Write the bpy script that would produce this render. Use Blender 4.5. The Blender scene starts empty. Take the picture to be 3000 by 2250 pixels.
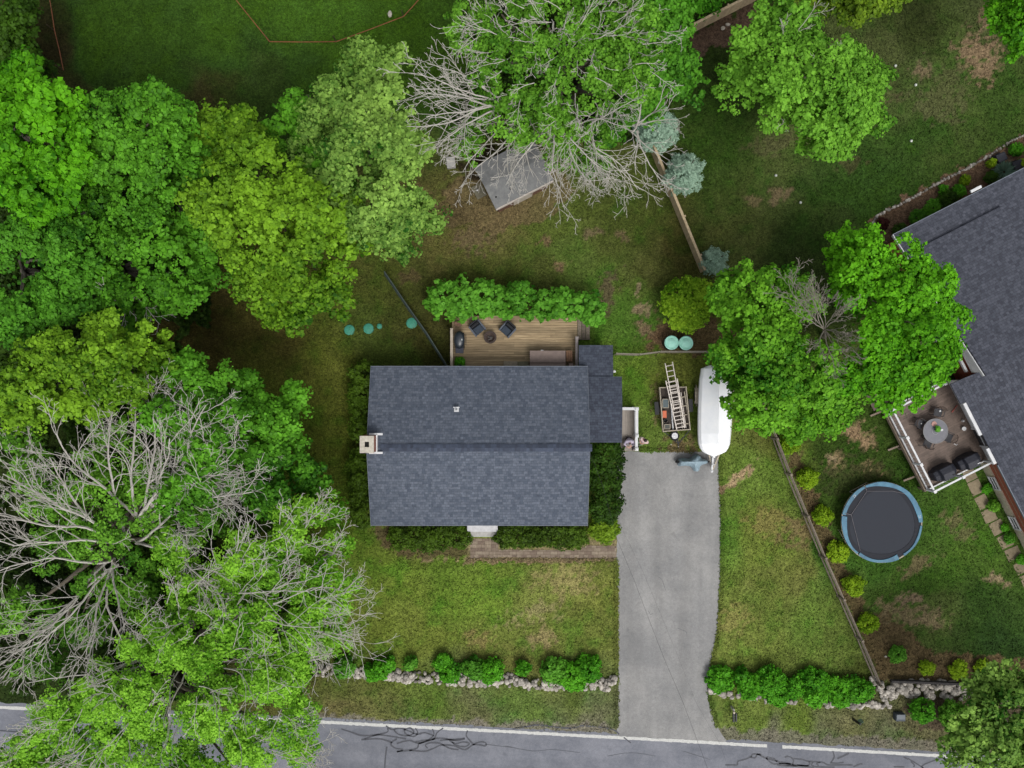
import bpy, bmesh, math, random
import numpy as np
from mathutils import Vector, Matrix

# ------------------------------------------------------------------ camera, sky, sun
sc = bpy.context.scene
COL = sc.collection
H = 50.0                       # camera height over the ground, 50 photo pixels = 1 m on the ground
cam_d = bpy.data.cameras.new("camera"); cam = bpy.data.objects.new("camera", cam_d); COL.objects.link(cam)
cam.location = (0, 0, H); cam.rotation_euler = (0, 0, 0)
cam_d.sensor_width = 36; cam_d.lens = 30; cam_d.clip_end = 2000
sc.camera = cam

SUN_EL, SUN_AZ = 62, 155
w = bpy.data.worlds.new("World"); sc.world = w; w.use_nodes = True
nt = w.node_tree
sky = nt.nodes.new('ShaderNodeTexSky'); sky.sky_type = 'NISHITA'; sky.sun_disc = False
sky.sun_elevation = math.radians(SUN_EL); sky.sun_rotation = math.radians(SUN_AZ)
sky.air_density = 1.0; sky.dust_density = 4.0
hs = nt.nodes.new('ShaderNodeHueSaturation'); hs.inputs['Saturation'].default_value = 0.22
nt.links.new(sky.outputs[0], hs.inputs['Color'])
nt.links.new(hs.outputs[0], nt.nodes['Background'].inputs[0])
nt.nodes['Background'].inputs[1].default_value = 0.128
sun_d = bpy.data.lights.new("sun", 'SUN'); sun = bpy.data.objects.new("sun", sun_d); COL.objects.link(sun)
sun_d.energy = 1.25; sun_d.angle = math.radians(24); sun_d.color = (1, .97, .92)
az = math.radians(SUN_AZ); el = math.radians(SUN_EL)
sv = Vector((math.sin(az) * math.cos(el), math.cos(az) * math.cos(el), math.sin(el)))
sun.rotation_euler = sv.to_track_quat('Z', 'Y').to_euler()
sc.view_settings.view_transform = 'Standard'; sc.view_settings.look = 'None'
sc.view_settings.exposure = 0.38
sc.view_settings.gamma = 1

# ------------------------------------------------------------------ helpers
RND = random.Random(7)
def W(px, py, z=0.0):
    k = (H - z) / H / 50.0
    return Vector(((px - 1500) * k, (1125 - py) * k, z))
def lin(c):
    return tuple(((v / 255) / 12.92 if v / 255 <= .04045 else ((v / 255 + .055) / 1.055) ** 2.4) for v in c)
def A(r, g, b, k=1.35):        # surface colour of something that photographs as r,g,b under this sky
    return tuple(min(.85, x / k) for x in lin((r, g, b)))

def newmat(name):
    m = bpy.data.materials.new(name); m.use_nodes = True
    return m, m.node_tree, m.node_tree.nodes['Principled BSDF']
def mat(name, c1, c2=None, rough=.7, scale=6.0, amt=1.0, tint=.0, metal=0, bump=0, bscale=None, spec=.4, detail=5, stretch=(1, 1, 1)):
    m, t, b = newmat(name)
    N, L = t.nodes, t.links
    b.inputs['Roughness'].default_value = rough; b.inputs['Metallic'].default_value = metal
    b.inputs['Specular IOR Level'].default_value = spec
    if c2 is None: c2 = tuple(x * .82 for x in c1)
    tc = N.new('ShaderNodeTexCoord'); mp = N.new('ShaderNodeMapping'); mp.inputs['Scale'].default_value = stretch
    L.new(tc.outputs['Object'], mp.inputs[0])
    no = N.new('ShaderNodeTexNoise'); no.inputs['Scale'].default_value = scale; no.inputs['Detail'].default_value = detail
    no.inputs['Roughness'].default_value = .65
    L.new(mp.outputs[0], no.inputs['Vector'])
    rp = N.new('ShaderNodeMapRange'); rp.inputs[1].default_value = .32; rp.inputs[2].default_value = .68
    L.new(no.outputs['Fac'], rp.inputs[0])
    mx = N.new('ShaderNodeMix'); mx.data_type = 'RGBA'
    mx.inputs['A'].default_value = (*c1, 1); mx.inputs['B'].default_value = (*c2, 1)
    mu = N.new('ShaderNodeMath'); mu.operation = 'MULTIPLY'; mu.inputs[1].default_value = amt
    L.new(rp.outputs[0], mu.inputs[0]); L.new(mu.outputs[0], mx.inputs['Factor'])
    out = mx.outputs['Result']
    if tint:
        at = N.new('ShaderNodeAttribute'); at.attribute_name = 'tint'
        mr = N.new('ShaderNodeMapRange'); mr.inputs[3].default_value = 1 - tint; mr.inputs[4].default_value = 1 + tint
        L.new(at.outputs['Fac'], mr.inputs[0])
        vm = N.new('ShaderNodeVectorMath'); vm.operation = 'SCALE'
        L.new(out, vm.inputs[0]); L.new(mr.outputs[0], vm.inputs['Scale']); out = vm.outputs[0]
    L.new(out, b.inputs['Base Color'])
    if bump:
        bn = N.new('ShaderNodeTexNoise'); bn.inputs['Scale'].default_value = bscale or scale * 4; bn.inputs['Detail'].default_value = 4
        L.new(mp.outputs[0], bn.inputs['Vector'])
        bp = N.new('ShaderNodeBump'); bp.inputs['Strength'].default_value = bump; bp.inputs['Distance'].default_value = .05
        L.new(bn.outputs['Fac'], bp.inputs['Height']); L.new(bp.outputs[0], b.inputs['Normal'])
    return m
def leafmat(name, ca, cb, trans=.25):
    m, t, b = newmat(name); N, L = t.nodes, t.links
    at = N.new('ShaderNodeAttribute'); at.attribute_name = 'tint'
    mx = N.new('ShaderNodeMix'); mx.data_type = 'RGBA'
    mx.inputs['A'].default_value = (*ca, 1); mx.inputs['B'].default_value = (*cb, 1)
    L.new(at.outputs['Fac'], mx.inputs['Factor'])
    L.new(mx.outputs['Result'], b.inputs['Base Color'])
    b.inputs['Roughness'].default_value = .55; b.inputs['Specular IOR Level'].default_value = .12
    tr = N.new('ShaderNodeBsdfTranslucent'); L.new(mx.outputs['Result'], tr.inputs[0])
    ms = N.new('ShaderNodeMixShader'); ms.inputs[0].default_value = trans
    L.new(b.outputs[0], ms.inputs[1]); L.new(tr.outputs[0], ms.inputs[2])
    L.new(ms.outputs[0], N['Material Output'].inputs[0])
    return m
def shingle(name, c1, c2, cm, swap=False, bw=.23, rh=.145):
    m, t, b = newmat(name); N, L = t.nodes, t.links
    tc = N.new('ShaderNodeTexCoord'); mp = N.new('ShaderNodeMapping')
    if swap: mp.inputs['Rotation'].default_value = (0, 0, math.radians(90))
    L.new(tc.outputs['Object'], mp.inputs[0])
    br = N.new('ShaderNodeTexBrick'); br.inputs['Scale'].default_value = 1
    br.inputs['Brick Width'].default_value = bw; br.inputs['Row Height'].default_value = rh
    br.inputs['Mortar Size'].default_value = .008; br.inputs['Mortar Smooth'].default_value = .6
    br.inputs['Color1'].default_value = (*c1, 1); br.inputs['Color2'].default_value = (*c2, 1); br.inputs['Mortar'].default_value = (*cm, 1)
    br.offset = .37; br.offset_frequency = 2; br.squash = .7; br.squash_frequency = 3
    L.new(mp.outputs[0], br.inputs['Vector'])
    n1 = N.new('ShaderNodeTexNoise'); n1.inputs['Scale'].default_value = 6.5; n1.inputs['Detail'].default_value = 5
    n1.inputs['Roughness'].default_value = .75
    L.new(mp.outputs[0], n1.inputs['Vector'])
    mr = N.new('ShaderNodeMapRange'); mr.inputs[1].default_value = .3; mr.inputs[2].default_value = .7
    mr.inputs[3].default_value = .74; mr.inputs[4].default_value = 1.26
    L.new(n1.outputs['Fac'], mr.inputs[0])
    vm = N.new('ShaderNodeVectorMath'); vm.operation = 'SCALE'
    L.new(br.outputs['Color'], vm.inputs[0]); L.new(mr.outputs[0], vm.inputs['Scale'])
    L.new(vm.outputs[0], b.inputs['Base Color'])
    b.inputs['Roughness'].default_value = .85; b.inputs['Specular IOR Level'].default_value = .2
    bp = N.new('ShaderNodeBump'); bp.inputs['Strength'].default_value = .5; bp.inputs['Distance'].default_value = .02; bp.invert = True
    L.new(br.outputs['Fac'], bp.inputs['Height']); L.new(bp.outputs[0], b.inputs['Normal'])
    return m
def brickmat(name, c1, c2, cm, bw=.2, rh=.07, vert=False):
    m = shingle(name, c1, c2, cm, False, bw, rh)
    if vert:
        t = m.node_tree; mp = [n for n in t.nodes if n.type == 'MAPPING'][0]
        mp.inputs['Rotation'].default_value = (math.radians(90), 0, 0)
    return m

class MB:
    def __init__(s, seed=1): s.v = []; s.f = []; s.t = []; s.r = random.Random(seed)
    def add(s, vs, fs, tint=None):
        o = len(s.v); tint = s.r.random() if tint is None else tint
        s.v += [tuple(v) for v in vs]; s.t += [tint] * len(vs)
        s.f += [tuple(i + o for i in f) for f in fs]; return s
    def box(s, c, size, rz=0, rx=0, ry=0, tint=None):
        M = Matrix.Translation(c) @ Matrix.Rotation(rz, 4, 'Z') @ Matrix.Rotation(ry, 4, 'Y') @ Matrix.Rotation(rx, 4, 'X')
        a, b, d = size[0] / 2, size[1] / 2, size[2] / 2
        vs = [M @ Vector((x * a, y * b, z * d)) for z in (-1, 1) for y in (-1, 1) for x in (-1, 1)]
        return s.add(vs, [(0, 2, 3, 1), (4, 5, 7, 6), (0, 1, 5, 4), (2, 6, 7, 3), (0, 4, 6, 2), (1, 3, 7, 5)], tint)
    def bar(s, p, q, wd, ht, tint=None):   # beam between two points, wd sideways, ht up
        p, q = Vector(p), Vector(q); d = (q - p); l = d.length; d.normalize()
        up = Vector((0, 0, 1)) if abs(d.z) < .95 else Vector((1, 0, 0))
        a = d.cross(up).normalized(); u = a.cross(d).normalized()
        vs = [P + a * (x * wd / 2) + u * (y * ht / 2) for P in (p, q) for y in (-1, 1) for x in (-1, 1)]
        return s.add(vs, [(0, 1, 3, 2), (4, 6, 7, 5), (0, 4, 5, 1), (2, 3, 7, 6), (0, 2, 6, 4), (1, 5, 7, 3)], tint)
    def tube(s, pts, r, n=8, tint=None, cap=True):
        pts = [Vector(p) for p in pts]; rs = r if isinstance(r, (list, tuple)) else [r] * len(pts)
        vs = []; fs = []; prev = None
        for i, p in enumerate(pts):
            d = (pts[min(i + 1, len(pts) - 1)] - pts[max(i - 1, 0)]).normalized()
            if prev is None:
                up = Vector((0, 0, 1)) if abs(d.z) < .9 else Vector((1, 0, 0)); a = d.cross(up).normalized()
            else: a = (prev - d * prev.dot(d)).normalized()
            prev = a; b = d.cross(a)
            vs += [p + (a * math.cos(2 * math.pi * k / n) + b * math.sin(2 * math.pi * k / n)) * rs[i] for k in range(n)]
        for i in range(len(pts) - 1):
            for k in range(n):
                fs.append((i * n + k, i * n + (k + 1) % n, (i + 1) * n + (k + 1) % n, (i + 1) * n + k))
        if cap: fs.append(tuple(range(n))[::-1]); fs.append(tuple(range((len(pts) - 1) * n, len(pts) * n)))
        return s.add(vs, fs, tint)
    def lathe(s, c, prof, n=24, sx=1, sy=1, rz=0, tint=None):   # prof: (r, z) list
        c = Vector(c); vs = []; fs = []
        for r, z in prof:
            for k in range(n):
                a = 2 * math.pi * k / n; x, y = r * math.cos(a) * sx, r * math.sin(a) * sy
                vs.append(c + Vector((x * math.cos(rz) - y * math.sin(rz), x * math.sin(rz) + y * math.cos(rz), z)))
        for i in range(len(prof) - 1):
            for k in range(n): fs.append((i * n + k, i * n + (k + 1) % n, (i + 1) * n + (k + 1) % n, (i + 1) * n + k))
        fs.append(tuple(range(n))[::-1]); fs.append(tuple(range((len(prof) - 1) * n, len(prof) * n)))
        return s.add(vs, fs, tint)
    def ring(s, c, r0, r1, z0, z1, n=48, a0=0, a1=2 * math.pi, wob=None):
        c = Vector(c); vs = []; fs = []; full = abs(a1 - a0 - 2 * math.pi) < 1e-6; m = n if full else n + 1
        for k in range(m):
            a = a0 + (a1 - a0) * k / n; q0, q1 = (r0, r1) if wob is None else wob(a)
            e = Vector((math.cos(a), math.sin(a), 0))
            vs += [c + e * q0 + Vector((0, 0, z0)), c + e * q1 + Vector((0, 0, z0)), c + e * q1 + Vector((0, 0, z1)), c + e * q0 + Vector((0, 0, z1))]
        for k in range(n):
            i, j = k * 4, ((k + 1) % m) * 4
            for q in range(4): fs.append((i + q, j + q, j + (q + 1) % 4, i + (q + 1) % 4))
        if not full: fs += [(0, 1, 2, 3), tuple((m - 1) * 4 + q for q in (3, 2, 1, 0))]
        return s.add(vs, fs)
    def prism(s, poly, z0, z1, tint=None):
        n = len(poly); vs = [Vector((p[0], p[1], z0)) for p in poly] + [Vector((p[0], p[1], z1)) for p in poly]
        fs = [tuple(range(n))[::-1], tuple(range(n, 2 * n))] + [(k, (k + 1) % n, n + (k + 1) % n, n + k) for k in range(n)]
        return s.add(vs, fs, tint)
    def blob(s, c, rad, seed=None, rz=0, jit=.18, tint=None):
        bm = bmesh.new(); bmesh.ops.create_icosphere(bm, subdivisions=2, radius=1)
        r = s.r; ph = [r.random() * 6 for _ in range(6)]; c = Vector(c)
        vs = []
        for v in bm.verts:
            p = v.co; k = 1 + jit * (math.sin(p.x * 2.3 + ph[0]) + math.sin(p.y * 2.7 + ph[1]) + math.sin(p.z * 2.1 + ph[2])) * .6 + jit * (r.random() - .5) * .5
            x, y, z = p.x * rad[0] * k, p.y * rad[1] * k, p.z * rad[2] * k
            vs.append(c + Vector((x * math.cos(rz) - y * math.sin(rz), x * math.sin(rz) + y * math.cos(rz), z)))
        fs = [tuple(v.index for v in f.verts) for f in bm.faces]; bm.free()
        return s.add(vs, fs, tint)
    def build(s, name, m, parent=None, world=True, smooth=False, bevel=0):
        off = Vector((0, 0, 0)); p = parent
        while p is not None and world: off += p.location; p = p.parent
        me = bpy.data.meshes.new(name)
        me.from_pydata([(v[0] - off.x, v[1] - off.y, v[2] - off.z) for v in s.v], [], s.f)
        bm = bmesh.new(); bm.from_mesh(me); bmesh.ops.recalc_face_normals(bm, faces=bm.faces); bm.to_mesh(me); bm.free()
        at = me.attributes.new('tint', 'FLOAT', 'POINT'); at.data.foreach_set('value', s.t)
        me.materials.append(m)
        if smooth: me.polygons.foreach_set('use_smooth', [True] * len(me.polygons))
        o = bpy.data.objects.new(name, me); COL.objects.link(o)
        if parent: o.parent = parent
        if bevel:
            bv = o.modifiers.new('bevel', 'BEVEL'); bv.width = bevel; bv.segments = 2; bv.limit_method = 'ANGLE'
        return o
def tag(o, label=None, cat=None, group=None, kind=None):
    if label: o['label'] = label
    if cat: o['category'] = cat
    if group: o['group'] = group
    if kind: o['kind'] = kind
    return o
def thing(name, label, cat, loc, rz=0, group=None):
    o = bpy.data.objects.new(name, None); COL.objects.link(o); o.location = loc; o.rotation_euler = (0, 0, rz)
    o.empty_display_size = .2
    return tag(o, label, cat, group)
def quadmesh(name, V, m, parent, tint=None, off=None):
    # V: (n,4,3) quads
    n = V.shape[0]; V = V.reshape(-1, 3).astype(np.float32)
    if parent is not None: V = V - np.array(parent.location, dtype=np.float32)
    me = bpy.data.meshes.new(name)
    me.vertices.add(n * 4); me.vertices.foreach_set('co', V.ravel())
    me.loops.add(n * 4); me.loops.foreach_set('vertex_index', np.arange(n * 4, dtype=np.int32))
    me.polygons.add(n); me.polygons.foreach_set('loop_start', np.arange(0, n * 4, 4, dtype=np.int32))
    me.update(calc_edges=True)
    if tint is not None:
        at = me.attributes.new('tint', 'FLOAT', 'POINT'); at.data.foreach_set('value', np.repeat(tint, 4).astype(np.float32))
    me.materials.append(m)
    o = bpy.data.objects.new(name, me); COL.objects.link(o)
    if parent is not None: o.parent = parent
    return o
def nrm(a): return a / np.maximum(np.linalg.norm(a, axis=-1, keepdims=True), 1e-9)
def leafquads(P, Nn, size, rng, wide=.42, fold=.22):
    n = len(P); t = nrm(np.cross(Nn, rng.normal(size=(n, 3)))); b = np.cross(Nn, t); s = size[:, None]
    V = np.empty((n, 4, 3))
    V[:, 0] = P - t * s * .5; V[:, 2] = P + t * s * .5
    V[:, 1] = P + b * s * wide + Nn * s * fold + t * s * .08; V[:, 3] = P - b * s * wide + Nn * s * fold + t * s * .08
    return V
# ---- noise in numpy
def vnoise(x, y, sc_, seed):
    r = np.random.default_rng(seed); G = r.random((256, 256))
    x = x * sc_ + 1000.3; y = y * sc_ + 1000.7; xi = np.floor(x).astype(int); yi = np.floor(y).astype(int)
    fx = x - xi; fy = y - yi; fx = fx * fx * (3 - 2 * fx); fy = fy * fy * (3 - 2 * fy)
    g = lambda a, b: G[a % 256, b % 256]
    return (g(xi, yi) * (1 - fx) + g(xi + 1, yi) * fx) * (1 - fy) + (g(xi, yi + 1) * (1 - fx) + g(xi + 1, yi + 1) * fx) * fy
def fbm(x, y, sc_, seed, o=4):
    s = 0; a = .5
    for k in range(o): s = s + a * vnoise(x, y, sc_ * 2 ** k, seed + k); a *= .5
    return s / (1 - .5 ** o)

# ------------------------------------------------------------------ ground
anchors = [  # grass colours, with tree shade worked into the darker top left and tree-side greens
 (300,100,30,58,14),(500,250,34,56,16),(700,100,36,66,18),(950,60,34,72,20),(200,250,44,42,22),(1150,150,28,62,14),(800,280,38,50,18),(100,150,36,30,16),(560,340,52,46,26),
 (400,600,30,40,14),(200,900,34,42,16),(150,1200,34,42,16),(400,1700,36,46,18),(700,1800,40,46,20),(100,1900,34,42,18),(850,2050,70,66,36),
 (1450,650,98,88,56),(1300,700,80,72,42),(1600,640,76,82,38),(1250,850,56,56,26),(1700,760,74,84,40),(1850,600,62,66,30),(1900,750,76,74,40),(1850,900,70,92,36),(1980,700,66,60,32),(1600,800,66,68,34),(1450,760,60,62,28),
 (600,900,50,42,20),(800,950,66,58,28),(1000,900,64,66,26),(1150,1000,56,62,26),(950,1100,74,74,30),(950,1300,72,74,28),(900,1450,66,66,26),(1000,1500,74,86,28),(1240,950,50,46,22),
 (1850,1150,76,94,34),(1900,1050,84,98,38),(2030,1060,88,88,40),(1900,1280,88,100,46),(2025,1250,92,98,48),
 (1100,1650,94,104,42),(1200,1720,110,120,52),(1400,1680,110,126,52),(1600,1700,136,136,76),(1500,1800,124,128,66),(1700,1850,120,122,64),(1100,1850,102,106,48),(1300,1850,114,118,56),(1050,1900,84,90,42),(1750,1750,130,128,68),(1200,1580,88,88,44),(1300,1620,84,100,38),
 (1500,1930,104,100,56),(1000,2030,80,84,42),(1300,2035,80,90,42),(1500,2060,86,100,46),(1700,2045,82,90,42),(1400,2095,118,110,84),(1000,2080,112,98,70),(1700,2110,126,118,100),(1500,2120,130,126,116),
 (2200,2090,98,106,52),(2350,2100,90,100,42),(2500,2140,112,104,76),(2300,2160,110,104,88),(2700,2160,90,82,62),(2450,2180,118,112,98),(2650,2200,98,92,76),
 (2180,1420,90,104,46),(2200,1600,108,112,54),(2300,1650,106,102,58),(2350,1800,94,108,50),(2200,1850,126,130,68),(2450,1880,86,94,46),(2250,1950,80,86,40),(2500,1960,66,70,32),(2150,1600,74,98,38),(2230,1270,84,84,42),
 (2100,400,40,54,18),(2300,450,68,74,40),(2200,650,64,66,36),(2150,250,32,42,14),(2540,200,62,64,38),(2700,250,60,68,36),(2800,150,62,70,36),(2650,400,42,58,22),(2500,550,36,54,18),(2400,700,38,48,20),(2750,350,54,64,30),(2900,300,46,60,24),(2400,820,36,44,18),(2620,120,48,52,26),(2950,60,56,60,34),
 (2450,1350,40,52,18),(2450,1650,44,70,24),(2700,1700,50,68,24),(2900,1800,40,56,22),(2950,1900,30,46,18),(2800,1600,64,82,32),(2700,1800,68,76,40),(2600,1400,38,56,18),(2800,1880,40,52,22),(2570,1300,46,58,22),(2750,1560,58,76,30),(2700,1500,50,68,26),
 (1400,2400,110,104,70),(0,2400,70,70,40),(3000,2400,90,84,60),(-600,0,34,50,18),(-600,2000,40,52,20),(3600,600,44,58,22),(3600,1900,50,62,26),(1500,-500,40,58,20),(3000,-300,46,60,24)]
gx = np.concatenate([[-600, -250, -120, -70, -48], np.arange(-35, 35.01, .13), [48, 70, 120, 250, 600]])
gy = np.concatenate([[-600, -250, -120, -70, -40], np.arange(-27, 27.01, .13), [40, 70, 120, 250, 600]])
X, Y = np.meshgrid(gx, gy); PX = X * 50 + 1500; PY = 1125 - Y * 50
nw = (fbm(X, Y, .35, 3) - .5) * 260; nw2 = (fbm(X, Y, .35, 9) - .5) * 260
qx, qy = PX + nw, PY + nw2
num = np.zeros(X.shape + (3,)); den = np.zeros(X.shape)
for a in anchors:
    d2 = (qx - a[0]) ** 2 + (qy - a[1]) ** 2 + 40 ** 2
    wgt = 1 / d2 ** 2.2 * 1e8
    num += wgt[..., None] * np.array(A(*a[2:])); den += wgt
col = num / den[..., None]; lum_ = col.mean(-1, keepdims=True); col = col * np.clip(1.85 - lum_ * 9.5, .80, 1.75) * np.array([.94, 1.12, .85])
big = fbm(X, Y, .5, 21); mid = fbm(X, Y, 1.7, 31); fine = fbm(X, Y, 4.5, 41, 3)
# thin, yellowed and lush spots in the turf
dry = np.clip((mid * .6 + big * .4 - .52) * 4.5, 0, 1)[..., None]
lush = np.clip((.47 - mid * .6 - big * .4) * 5, 0, 1)[..., None]
col = col * (1 - .45 * dry) + .45 * dry * (col * np.array([1.45, 1.3, 1.6]) + .003)
col = col * (1 - .65 * lush) + .65 * lush * col * np.array([.55, .98, .5])
mow = vnoise(X * .25, Y * 2.6, 1.0, 88)[..., None]; front = ((PY > 1600) & (PX > 950)).astype(float)[..., None]
col = col * (1 + front * (mow - .5) * .22)
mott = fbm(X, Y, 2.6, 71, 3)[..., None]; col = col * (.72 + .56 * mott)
def inpoly(px, py, poly):
    c = np.zeros(px.shape, bool); n = len(poly)
    for i in range(n):
        x1, y1 = poly[i]; x2, y2 = poly[(i + 1) % n]
        if y1 == y2: continue
        m = ((y1 > py) != (y2 > py)) & (px < (x2 - x1) * (py - y1) / (y2 - y1) + x1); c ^= m
    return c
e1 = (fbm(X, Y, 2.2, 51) - .5) * 46; e2 = (fbm(X, Y, 2.2, 61) - .5) * 46
def paint(mask, rgb, a=1.0):
    global col
    v = np.array(A(*rgb)) * (.7 + .6 * fine[..., None]); k = (mask * a)[..., None]
    col = col * (1 - k) + v * k
beds = [([(2560,700),(2542,655),(2560,632),(2620,600),(2760,525),(2880,452),(3010,392),(3200,330),(3200,480),(3010,520),(2640,720)],(118,96,76),1),
 ([(2250,1190),(2290,1210),(2350,1350),(2385,1440),(2420,1520),(2470,1640),(2510,1730),(2545,1790),(2600,1800),(2650,1840),(2720,1900),(2760,1908),(3010,1930),(3010,2010),(2800,2005),(2580,1990),(2400,1600)],(98,80,58),.85),
 ([(2020,110),(2190,15),(2240,0),(2180,130),(2090,140),(2030,190)],(98,80,66),1),
 ([(2630,2070),(2720,2040),(3010,2040),(3010,2180),(2840,2160),(2700,2130)],(86,72,60),.8),
 ([(1300,560),(1380,500),(1640,480),(1700,560),(1560,660),(1440,680),(1330,640)],(116,98,72),.7),
 ([(1090,1540),(1370,1540),(1370,1620),(1250,1640),(1130,1610)],(96,80,60),.8),
 ([(1370,1570),(1470,1570),(1480,1600),(1700,1605),(1700,1580),(1808,1580),(1808,1645),(1370,1645)],(142,126,98),.8),
 ([(1960,940),(2060,930),(2260,960),(2240,1040),(1950,1035),(1900,990)],(104,82,62),.8),
 ([(0,2085),(900,2095),(1810,2125),(1810,2180),(0,2150)],(130,124,112),.8),
 ([(2100,2130),(2900,2185),(2900,2250),(2100,2200)],(122,116,104),.75),
 ([(2060,830),(2170,820),(2200,900),(2060,900)],(70,52,40),.8)]
for poly, rgb, a in beds:
    paint(inpoly(PX + e1, PY + e2, poly).astype(float), rgb, a)
spots = [(2870,170,52,64,0,(140,118,92)),(2890,60,20,40,0,(128,110,84)),(2700,205,22,26,0,(120,106,80)),(2273,578,34,20,-20,(132,116,86)),(2210,585,18,14,0,(120,110,76)),(2270,425,60,26,-10,(92,94,58)),
 (2165,1395,46,17,-38,(176,150,118)),(2120,1430,18,10,-38,(160,136,104)),(1872,850,8,22,0,(150,136,104)),(1880,905,20,22,20,(154,136,106)),(1925,985,40,38,0,(120,96,72)),(1890,960,24,20,0,(130,112,86)),(1645,780,22,13,0,(128,106,80)),(1820,690,20,10,30,(112,100,70)),(1600,710,14,12,0,(118,100,72)),
 (2500,1255,52,22,25,(160,134,104)),(2535,1290,34,22,40,(152,128,98)),(2455,1360,36,30,0,(158,134,102)),(2540,1370,34,26,0,(156,130,100)),(2432,1340,14,12,0,(160,140,110)),(2575,1385,14,14,0,(150,124,96)),
 (2690,1655,50,18,-30,(118,108,76)),(2660,1752,34,16,0,(140,120,96)),(2640,1800,60,26,10,(128,114,84)),(2730,1815,50,24,0,(132,118,88)),(2930,1700,38,13,20,(150,132,104)),(2790,1520,30,22,0,(110,108,70)),(2820,1560,40,18,0,(104,104,66)),
 (1930,1180,14,60,0,(122,108,76)),(1990,1300,40,22,0,(120,104,74)),(1660,1700,70,40,0,(150,142,90)),(1560,1800,70,24,-15,(148,142,94)),(1590,1870,40,26,0,(148,136,92)),(1410,1870,40,20,0,(136,126,76)),(2250,1530,50,34,0,(134,128,72)),(2340,1560,40,40,0,(122,108,72)),(2150,1810,44,40,0,(138,136,76)),
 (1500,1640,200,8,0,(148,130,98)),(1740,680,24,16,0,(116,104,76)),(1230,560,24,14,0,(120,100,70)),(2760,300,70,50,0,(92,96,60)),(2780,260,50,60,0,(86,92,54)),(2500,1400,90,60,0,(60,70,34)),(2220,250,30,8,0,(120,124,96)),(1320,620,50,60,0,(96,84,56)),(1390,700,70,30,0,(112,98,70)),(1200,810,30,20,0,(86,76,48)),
 (2560,310,60,18,-25,(86,84,54)),(2480,480,40,16,-20,(74,76,44)),(1560,1590,80,10,0,(150,130,96)),(1780,860,20,60,15,(100,90,66)),(1400,470,60,50,0,(50,40,30))]
for sx_, sy_, rx, ry, an, rgb in spots:
    an = math.radians(an); dx, dy = PX - sx_ + e1 * .7, PY - sy_ + e2 * .7
    u = (dx * math.cos(an) + dy * math.sin(an)) / rx; v = (-dx * math.sin(an) + dy * math.cos(an)) / ry
    d = np.sqrt(u * u + v * v) + (fine - .5) * 2.4 + (mott[..., 0] - .5) * 1.2
    paint(np.clip((1.2 - d) * 2.2, 0, 1), rgb, .9)
col = np.clip(col, .003, .8)
col[..., 0] = np.maximum(col[..., 0], col[..., 1] * .43); col[..., 2] = np.minimum(col[..., 2], col[..., 1] * .5 + np.maximum(0, col[..., 0] - col[..., 1] * .8) * .9 + .0) ; ny, nx = X.shape
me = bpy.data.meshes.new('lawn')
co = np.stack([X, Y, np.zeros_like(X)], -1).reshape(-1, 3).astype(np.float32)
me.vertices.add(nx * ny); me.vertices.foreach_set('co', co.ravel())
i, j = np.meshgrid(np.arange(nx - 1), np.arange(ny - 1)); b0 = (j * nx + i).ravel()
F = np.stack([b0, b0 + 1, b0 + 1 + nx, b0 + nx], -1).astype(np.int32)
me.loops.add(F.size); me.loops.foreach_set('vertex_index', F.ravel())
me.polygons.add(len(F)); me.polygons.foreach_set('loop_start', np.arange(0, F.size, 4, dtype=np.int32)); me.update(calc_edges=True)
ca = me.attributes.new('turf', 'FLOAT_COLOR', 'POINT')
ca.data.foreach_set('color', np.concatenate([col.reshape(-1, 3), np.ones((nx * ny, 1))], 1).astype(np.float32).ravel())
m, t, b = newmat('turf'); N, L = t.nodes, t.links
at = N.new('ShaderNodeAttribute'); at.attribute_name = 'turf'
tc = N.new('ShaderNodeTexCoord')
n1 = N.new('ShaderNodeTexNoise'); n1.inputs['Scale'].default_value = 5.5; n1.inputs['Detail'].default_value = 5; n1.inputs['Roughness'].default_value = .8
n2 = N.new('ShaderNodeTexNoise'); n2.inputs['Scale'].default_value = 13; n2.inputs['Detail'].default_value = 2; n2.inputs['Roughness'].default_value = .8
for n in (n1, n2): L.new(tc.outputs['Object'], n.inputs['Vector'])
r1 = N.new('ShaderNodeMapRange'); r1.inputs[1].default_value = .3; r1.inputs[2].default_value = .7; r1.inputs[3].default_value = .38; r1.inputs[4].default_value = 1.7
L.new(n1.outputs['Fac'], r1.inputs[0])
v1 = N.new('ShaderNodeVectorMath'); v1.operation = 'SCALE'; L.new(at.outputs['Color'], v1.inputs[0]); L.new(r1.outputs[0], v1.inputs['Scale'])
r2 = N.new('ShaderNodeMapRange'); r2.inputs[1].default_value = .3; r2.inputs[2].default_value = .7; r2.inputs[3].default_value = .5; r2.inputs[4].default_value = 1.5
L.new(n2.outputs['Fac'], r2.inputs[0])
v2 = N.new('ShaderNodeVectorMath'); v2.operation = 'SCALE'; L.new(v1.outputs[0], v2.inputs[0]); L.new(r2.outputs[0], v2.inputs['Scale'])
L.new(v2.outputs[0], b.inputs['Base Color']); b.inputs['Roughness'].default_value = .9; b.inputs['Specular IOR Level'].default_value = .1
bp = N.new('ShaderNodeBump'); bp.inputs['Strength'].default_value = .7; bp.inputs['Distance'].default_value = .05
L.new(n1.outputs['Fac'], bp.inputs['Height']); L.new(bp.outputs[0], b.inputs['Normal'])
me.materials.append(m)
lawn = bpy.data.objects.new('lawn', me); COL.objects.link(lawn); tag(lawn, kind='structure')

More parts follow.
